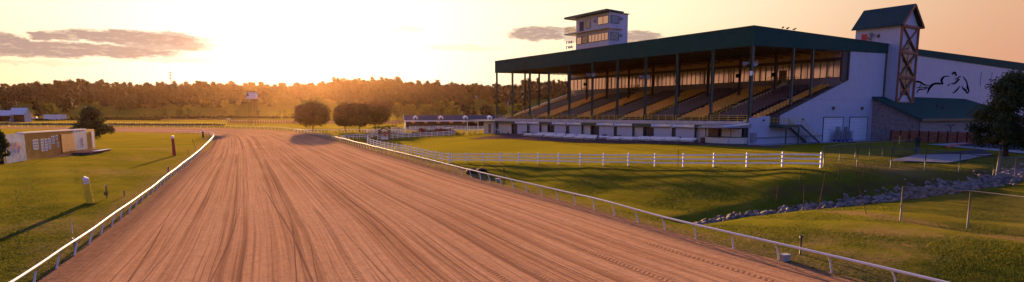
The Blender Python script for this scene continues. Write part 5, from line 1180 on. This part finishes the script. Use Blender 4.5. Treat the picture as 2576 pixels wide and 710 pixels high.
# paddock fences, gazebo and hedges
def WF(pxs, nb, label, **k): post_fence([pz(px, py, z) for px, py, z in pxs], nb, label, **k)
kw = dict(heights=(.4, .8, 1.2), ph=1.35, pw=.12)
WF([(950, 351, 1.), (1010, 348, 1.1), (1080, 344.5, 1.4), (1144, 341, 1.75)], 14, 'white paddock fence nearest the lawn running from gazebo to flower bed', **kw)
WF([(924, 360, .75), (926, 348, 1.), (950, 344, 1.1)], 6, 'short white fence return at the corner by the gazebo', **kw)
WF([(922, 335, 1.3), (955, 334, 1.35), (1000, 337, 1.35), (1020, 339, 1.35)], 11, 'white paddock fence left of the gazebo on the far side', **kw)
WF([(985, 330, 1.6), (1060, 331, 1.75), (1135, 333, 1.9)], 13, 'white paddock fence behind the flower bed hedge', **kw)
WF([(1030, 325.5, 1.9), (1130, 325.5, 2.1), (1215, 327, 2.4)], 14, 'white fence farthest back in front of the horse barn', **kw)
WF([(1144, 341, 1.75), (1146, 333, 1.9), (1100, 326.5, 2.1)], 5, 'white fence return at the right end of the flower bed', **kw)
WF([(740, 333, 1.1), (830, 333, 1.2), (925, 332, 1.5)], 22, 'low white rail running under the round trees', heights=(1.1,), ph=1.15, pw=.08)
WF([(856, 351, .75), (895, 348, .9), (925, 347, 1.2)], 8, 'white double rail leading from the track rail to the paddock', heights=(.6, 1.1), ph=1.15, pw=.1)
WF([(560, 309.5, 1.8), (760, 311, 1.9), (1000, 312.5, 1.9)], 60, 'thin pale rail along the second track beyond the turn', heights=(1.1,), ph=1.15, pw=.08, rh=.06, mat='post')
WF([(-40, 313, 1.75), (250, 313.5, 1.75), (570, 315, 1.75)], 90, 'thin pale rail beyond the far straight of the main track', heights=(1.1,), ph=1.15, pw=.06, rh=.05, mat='post')
WF([(1215, 333, 2.6), (1260, 337, 2.7)], 6, 'white fence on the patio beside the parked car', heights=(1.1,), ph=1.15, pw=.1)
b = pz(968, 350, 1.05); b[2] = z1(*b[:2]); s_ = b[1] / F; gz = empty('gazebo', b, .1, 'small timber arch with gabled roof and a wreath between the white fences', 'gazebo')
for x in (-11, 11): m = gb(); m.box(x * s_ - .2, x * s_ + .2, -.6, .6, 0, 22 * s_); m.build('post', M['timber'], gz)
m = gb(); m.prism([(-16 * s_, 20 * s_), (0, 27.5 * s_), (16 * s_, 20 * s_), (15 * s_, 23 * s_), (0, 30 * s_), (-15 * s_, 23 * s_)], lambda u, v, w: (u, w, v), -1.2, 1.2); m.build('roof', M['barnroof'], gz)
m = gb(); m.prism([(-10 * s_, 21 * s_), (-10 * s_, 17 * s_), (-6 * s_, 20 * s_), (6 * s_, 20 * s_), (10 * s_, 17 * s_), (10 * s_, 21 * s_)], lambda u, v, w: (u, w, v), -.2, .2); m.build('arch', M['timber'], gz)
m = gb(); m.tube([(3.4 * s_ * math.cos(a), .3, 14 * s_ + 3.4 * s_ * math.sin(a)) for a in np.linspace(0, 2 * math.pi, 17)], .18, 6); m.build('wreath', M['redkerb'], gz)
m = gb(); m.box(-10 * s_, 10 * s_, -.5, .4, 0, 5 * s_); m.build('low_wall', M['white'], gz)
def shrub(p0, p1, hgt, n, mat, label, seed, sz=.14):
    a, b = [pz(*p) for p in (p0, p1)]; rg = np.random.default_rng(seed); t = rg.uniform(0, 1, n); P = a[None] * (1 - t)[:, None] + b[None] * t[:, None] + rg.normal(0, .35, (n, 3)) * [1, 1, 0]; P[:, 2] = zt(P[:, 0], P[:, 1]) + rg.uniform(.15, .8, n) * hgt
    o0 = P[0].copy(); V, Q = leaf_cloud(P - o0, np.full(n, hgt * .38), 60, sz, seed); o = fastmesh('flower_bed', V, Q, M[mat]); o.location = tuple(o0); tag(o, label, 'flower bed')
shrub((1040, 343, 1.35), (1090, 340, 1.5), 1.2, 60, 'leaf_forest', 'dark clipped hedge inside the paddock fence', 31)
shrub((1092, 340, 1.55), (1142, 338, 1.8), 1.6, 60, 'hedge_red', 'red flowering bed at the right end of the paddock fence', 32)
shrub((1055, 336, 1.5), (1070, 335, 1.5), 1.6, 16, 'hedge_red', 'small red flowering shrub behind the clipped hedge', 33)
# patio tables
for i, px in enumerate((1160, 1174, 1188, 1200)):
    p = pz(px, 335.5, 2.5); r = empty('patio_table', (p[0], p[1], z1(*p[:2])), .3, 'dark patio table under the white tops left of the grandstand', 'table', 'tables on the far patio'); m = gb(); m.box(-.8, .8, -.8, .8, .7, .76); m.build('table_top', M['dark'], r)
    for x, y in ((-.7, -.7), (.7, -.7), (.7, .7), (-.7, .7)): m = gb(); m.beam((x, y, 0), (x, y, .7), .07, .07); m.build('leg', M['dark'], r)
p = pz(1180, 334, 2.5); r = empty('counter', (p[0], p[1], z1(*p[:2])), .1, 'long white topped counter on the far patio', 'counter'); m = gb(); m.box(-5, 5, -.4, .4, 1.15, 1.25); m.build('top', M['white'], r)
for x in (-4.8, 0, 4.8): m = gb(); m.beam((x, 0, 0), (x, 0, 1.15), .12, .12); m.build('leg', M['white'], r)
# houses on the far slope
for px, py, wp, hp, lb_ in ((1308, 247, 18, 9, 'small pale roofed house on the slope seen between the far grandstand columns'), (1290, 262, 22, 10, 'grey shed below the pale roofed house'), (1195, 246, 20, 8, 'long pale house among trees behind the horse barn'), (1235, 247, 10, 7, 'small pale house among trees right of the long house')):
    a = G(px, py + hp * .4); s_ = a[1] / F; r = empty('house', a, .2, lb_, 'house'); zz = hp * s_ * .55
    m = gb(); m.box(-wp * s_ / 2, wp * s_ / 2, 0, 6, -1, zz); m.prism([(0, zz), (6, zz), (3, zz + hp * s_ * .38)], lambda u, v, w: (w, u, v), -wp * s_ / 2, wp * s_ / 2); m.build('wall', M['concrete_w'], r)
    m = gb(); e = hp * s_ * .4
    m.prism([(-.6, zz - .15), (3, zz + e), (3, zz + e + .3), (-.6, zz + .15)], lambda u, v, w: (w, u, v), -wp * s_ / 2 - .5, wp * s_ / 2 + .5); m.prism([(6.6, zz - .15), (3, zz + e), (3, zz + e + .3), (6.6, zz + .15)], lambda u, v, w: (w, u, v), -wp * s_ / 2 - .5, wp * s_ / 2 + .5); m.build('roof', M['bench'], r)
    m = gb(); m.box(-1.6, -.4, -.06, -.01, zz - 2.3, zz - .9); m.box(1., 2.2, -.06, -.01, zz - 2.3, zz - .9); m.build('window', M['dark'], r)

# ------------------------------------------------------------------ chain link fences and stakes at right
def chain(pts, h, nb, label, wire, steel, post_r=.04, wire_on=True, toprail=True, bend=None):
    pts = np.array(pts, float); P = resample(pts, nb + 1); P[:, 2] = zt(P[:, 0], P[:, 1]); o0 = P[0].copy(); P = P - o0; root = empty('chain_link_fence', o0, 0, label, 'fence')
    for p in P: m = gb(); m.tube([p - [0, 0, .2], p + [0, 0, h]], post_r, 8); m.build('post', M[steel], root, True)
    if toprail: m = gb(); m.tube([p + np.array([0, 0, h - (bend * math.sin(math.pi * i / nb) if bend else 0)]) for i, p in enumerate(P)], .03, 6); m.build('top_rail', M[steel], root, True)
    d = np.r_[0, np.cumsum(np.linalg.norm(np.diff(P, axis=0), axis=1))]; V = []; U = []; Q = []
    for i, p in enumerate(P): V += [p + [0, 0, .03], p + [0, 0, h]]; U += [(d[i], 0), (d[i], h)]
    for i in range(nb): Q.append((2 * i, 2 * i + 2, 2 * i + 3, 2 * i + 1))
    fastmesh('chain_link', V, Q, M[wire], root, uv=U)
c1 = pz(2071, 422, 2.75); c2 = pz(2499, 436, 2.35); c3 = pz(2301.5, 385, 2.7)
chain([c1, c2], 1.85, 5, 'green chain link fence along the top of the rocky bank', 'wire_green', 'greenp')
chain([c1 + np.array([0, .3, 0]), c3], 1.75, 7, 'green chain link fence running back from the end of the white fence', 'wire_green', 'greenp', .035)
c4 = c2 + np.array([9, 2.5, 0]); c5 = pz(2640, 378, 2.5)
chain([c2 + np.array([.35, .1, 0]), c4], 1.95, 4, 'grey chain link fence at the right edge above the rocks', 'wire_galv', 'galv', .05)
m = gb(); m.tube([(0, 0, -.2), (0, 0, 2.0)], .22, 10); m.tube([(.35, .1, -.2), (.35, .1, 1.9)], .1, 8); o = m.build('gate_post', M['greenp'], None, True); o.location = tuple(c3 + np.array([.3, .2, 0])); tag(o, 'stout dark double post at the back corner of the green chain link fence', 'post')
m = gb(); m.tube([(0, 0, -.2), (0, 0, 2.15)], .11, 8); o = m.build('gate_post', M['galv'], None, True); o.location = tuple(c2 + np.array([.25, -.1, 0])); tag(o, 'grey leaning gate post where green and grey chain link fences meet', 'post'); o.rotation_euler[1] = .06
r1 = [pz(2265, 552, 1.2), pz(2402, 575, 1.), pz(2576, 607, 1.1), pz(2790, 640, 1.3)]
chain(r1, 2.12, 3, 'rusty topped chain link fence on the grass mound in the right foreground', 'wire_rust', 'galv', .045, bend=.0)
if 0: chain([pz(1895, 470, 1.3), pz(2000, 448, 2.2), pz(2150, 446, 2.3), pz(2250, 440, 2.4)], 1.2, 9, 'sagging old wire fence with thin stakes on the bank above the rocks', 'wire_galv', 'rust', .022, toprail=False) 
sl = [(2058.5, 527.7, 95, .35, 'tall nearly upright rusty stake in the grass in front of the rocks'), (2047 - 25, 526, 62, -.1, 'short dark stake left of the tall rusty stake before the rocks'), (2182, 540, 76, -.75, 'rusty stake leaning left between rocks and grass mound'), (2012, 462, 40, 0, 'rusty stake below the end of the white fence'), (2102, 462, 40, .3, 'leaning rusty stake left of the concrete pad'), (2168, 450, 36, .2, 'rusty stake behind the bank near the concrete pad'), (1952, 510, 52, .1, 'thin stake at the lower left end of the rocks')]
for px, py, hp, tl, lb_ in sl: pole(px, py, hp, .022, 'rust', lb_, None, tl, None, 'stake')

# rock bed
rg = np.random.default_rng(12); RP = resample(np.c_[rockline, np.zeros(len(rockline))], 1200); V = []; Q = []; off = 0
for i in range(4200):
    f = rg.uniform(0, 1) ** .9; c = RP[int(f * 1199)][:2]; wd = .7 + .8 * sstep(.05, .3, f) + 1.0 * sstep(.75, 1., f); c = c + rg.normal(0, .42 * wd, 2); r_ = min(.34, .07 + rg.exponential(.07)) * (1.2 if f > .7 else 1.)
    bv, bq = blob((0, 0, 0), 1., 1000 + i, .7); bv = bv * rg.uniform(.75, 1.25, bv.shape) * r_ * rg.uniform(.8, 1.2, 3); th = rg.uniform(0, 6.28); R2 = np.array([[math.cos(th), -math.sin(th), 0], [math.sin(th), math.cos(th), 0], [0, 0, 1]]); bv = bv @ R2.T
    bv[:, :2] += c; bv[:, 2] += r_ * .2 + rg.uniform(-.03, .06); V.append(bv); Q.append(bq + off); off += len(bv)
V = np.vstack(V); V[:, 2] += zt(V[:, 0], V[:, 1]); tag(fastmesh('rock_bed', V, np.vstack(Q), M['rock']), 'bed of broken grey rocks lining the drainage ditch', 'rocks', kind='stuff')

# grass blades over the near verges and mounds
def blades(n, sampler, seed, h0, h1, name, label):
    rg = np.random.default_rng(seed); P = sampler(rg, n); ok = ~inside(poly, P[:, 0], P[:, 1]); P = P[ok]; n = len(P); z = zt(P[:, 0], P[:, 1]) - .02
    th = rg.uniform(0, 2 * math.pi, n); h = rg.uniform(h0, h1, n); w_ = h * .22 + .012; lean = rg.normal(0, .3, (n, 2)) * h[:, None]
    dx, dy = np.cos(th) * w_, np.sin(th) * w_; B0 = np.c_[P[:, 0] - dx, P[:, 1] - dy, z]; B1 = np.c_[P[:, 0] + dx, P[:, 1] + dy, z]; T = np.c_[P[:, 0] + lean[:, 0], P[:, 1] + lean[:, 1], z + h]
    Vv = np.stack([B0, B1, T], 1).reshape(-1, 3); tag(fastmesh(name, Vv, np.arange(len(Vv)).reshape(-1, 3), M['blade']), label, 'grass', kind='stuff')
def s_right(rg, n):
    y = 24 + 46 * rg.uniform(0, 1, n) ** 1.2; f = rg.uniform(0, 1, n); x0 = np.interp(y, [26, 40, 50, 60, 72], [16, 9, 5, .3, -5]); x1 = y * .9 + 2; return np.c_[x0 + f * (x1 - x0), y]
def s_left(rg, n):
    y = 22 + 90 * rg.uniform(0, 1, n) ** 1.9; f = rg.uniform(0, 1, n); x1 = np.interp(y, [26, 42, 60, 76], [-21.5, -28, -36, -43]); x0 = -y * .9 - 2; return np.c_[x0 + f * (x1 - x0), y]
blades(240000, s_right, 1, .02, .075, 'grass', 'short grass on the ditch banks and mound at right')
blades(150000, s_left, 2, .02, .08, 'grass', 'short grass of the infield at left')

# ------------------------------------------------------------------ haze
m = gb(); m.box(-1500, 1500, -120, 1400, -60, 95); hz_ = m.build('haze', None or bpy.data.materials.new('haze_air')); tag(hz_, kind='stuff'); mt = bpy.data.materials['haze_air']; mt.use_nodes = True
t = NT(mt.node_tree); t.n.clear(); pv = t.node('ShaderNodeVolumePrincipled'); pv.inputs['Density'].default_value = .000013; pv.inputs['Color'].default_value = (1, .60, .32, 1); pv.inputs['Anisotropy'].default_value = .86
ou = t.node('ShaderNodeOutputMaterial'); t.l.new(pv.outputs[0], ou.inputs['Volume'])
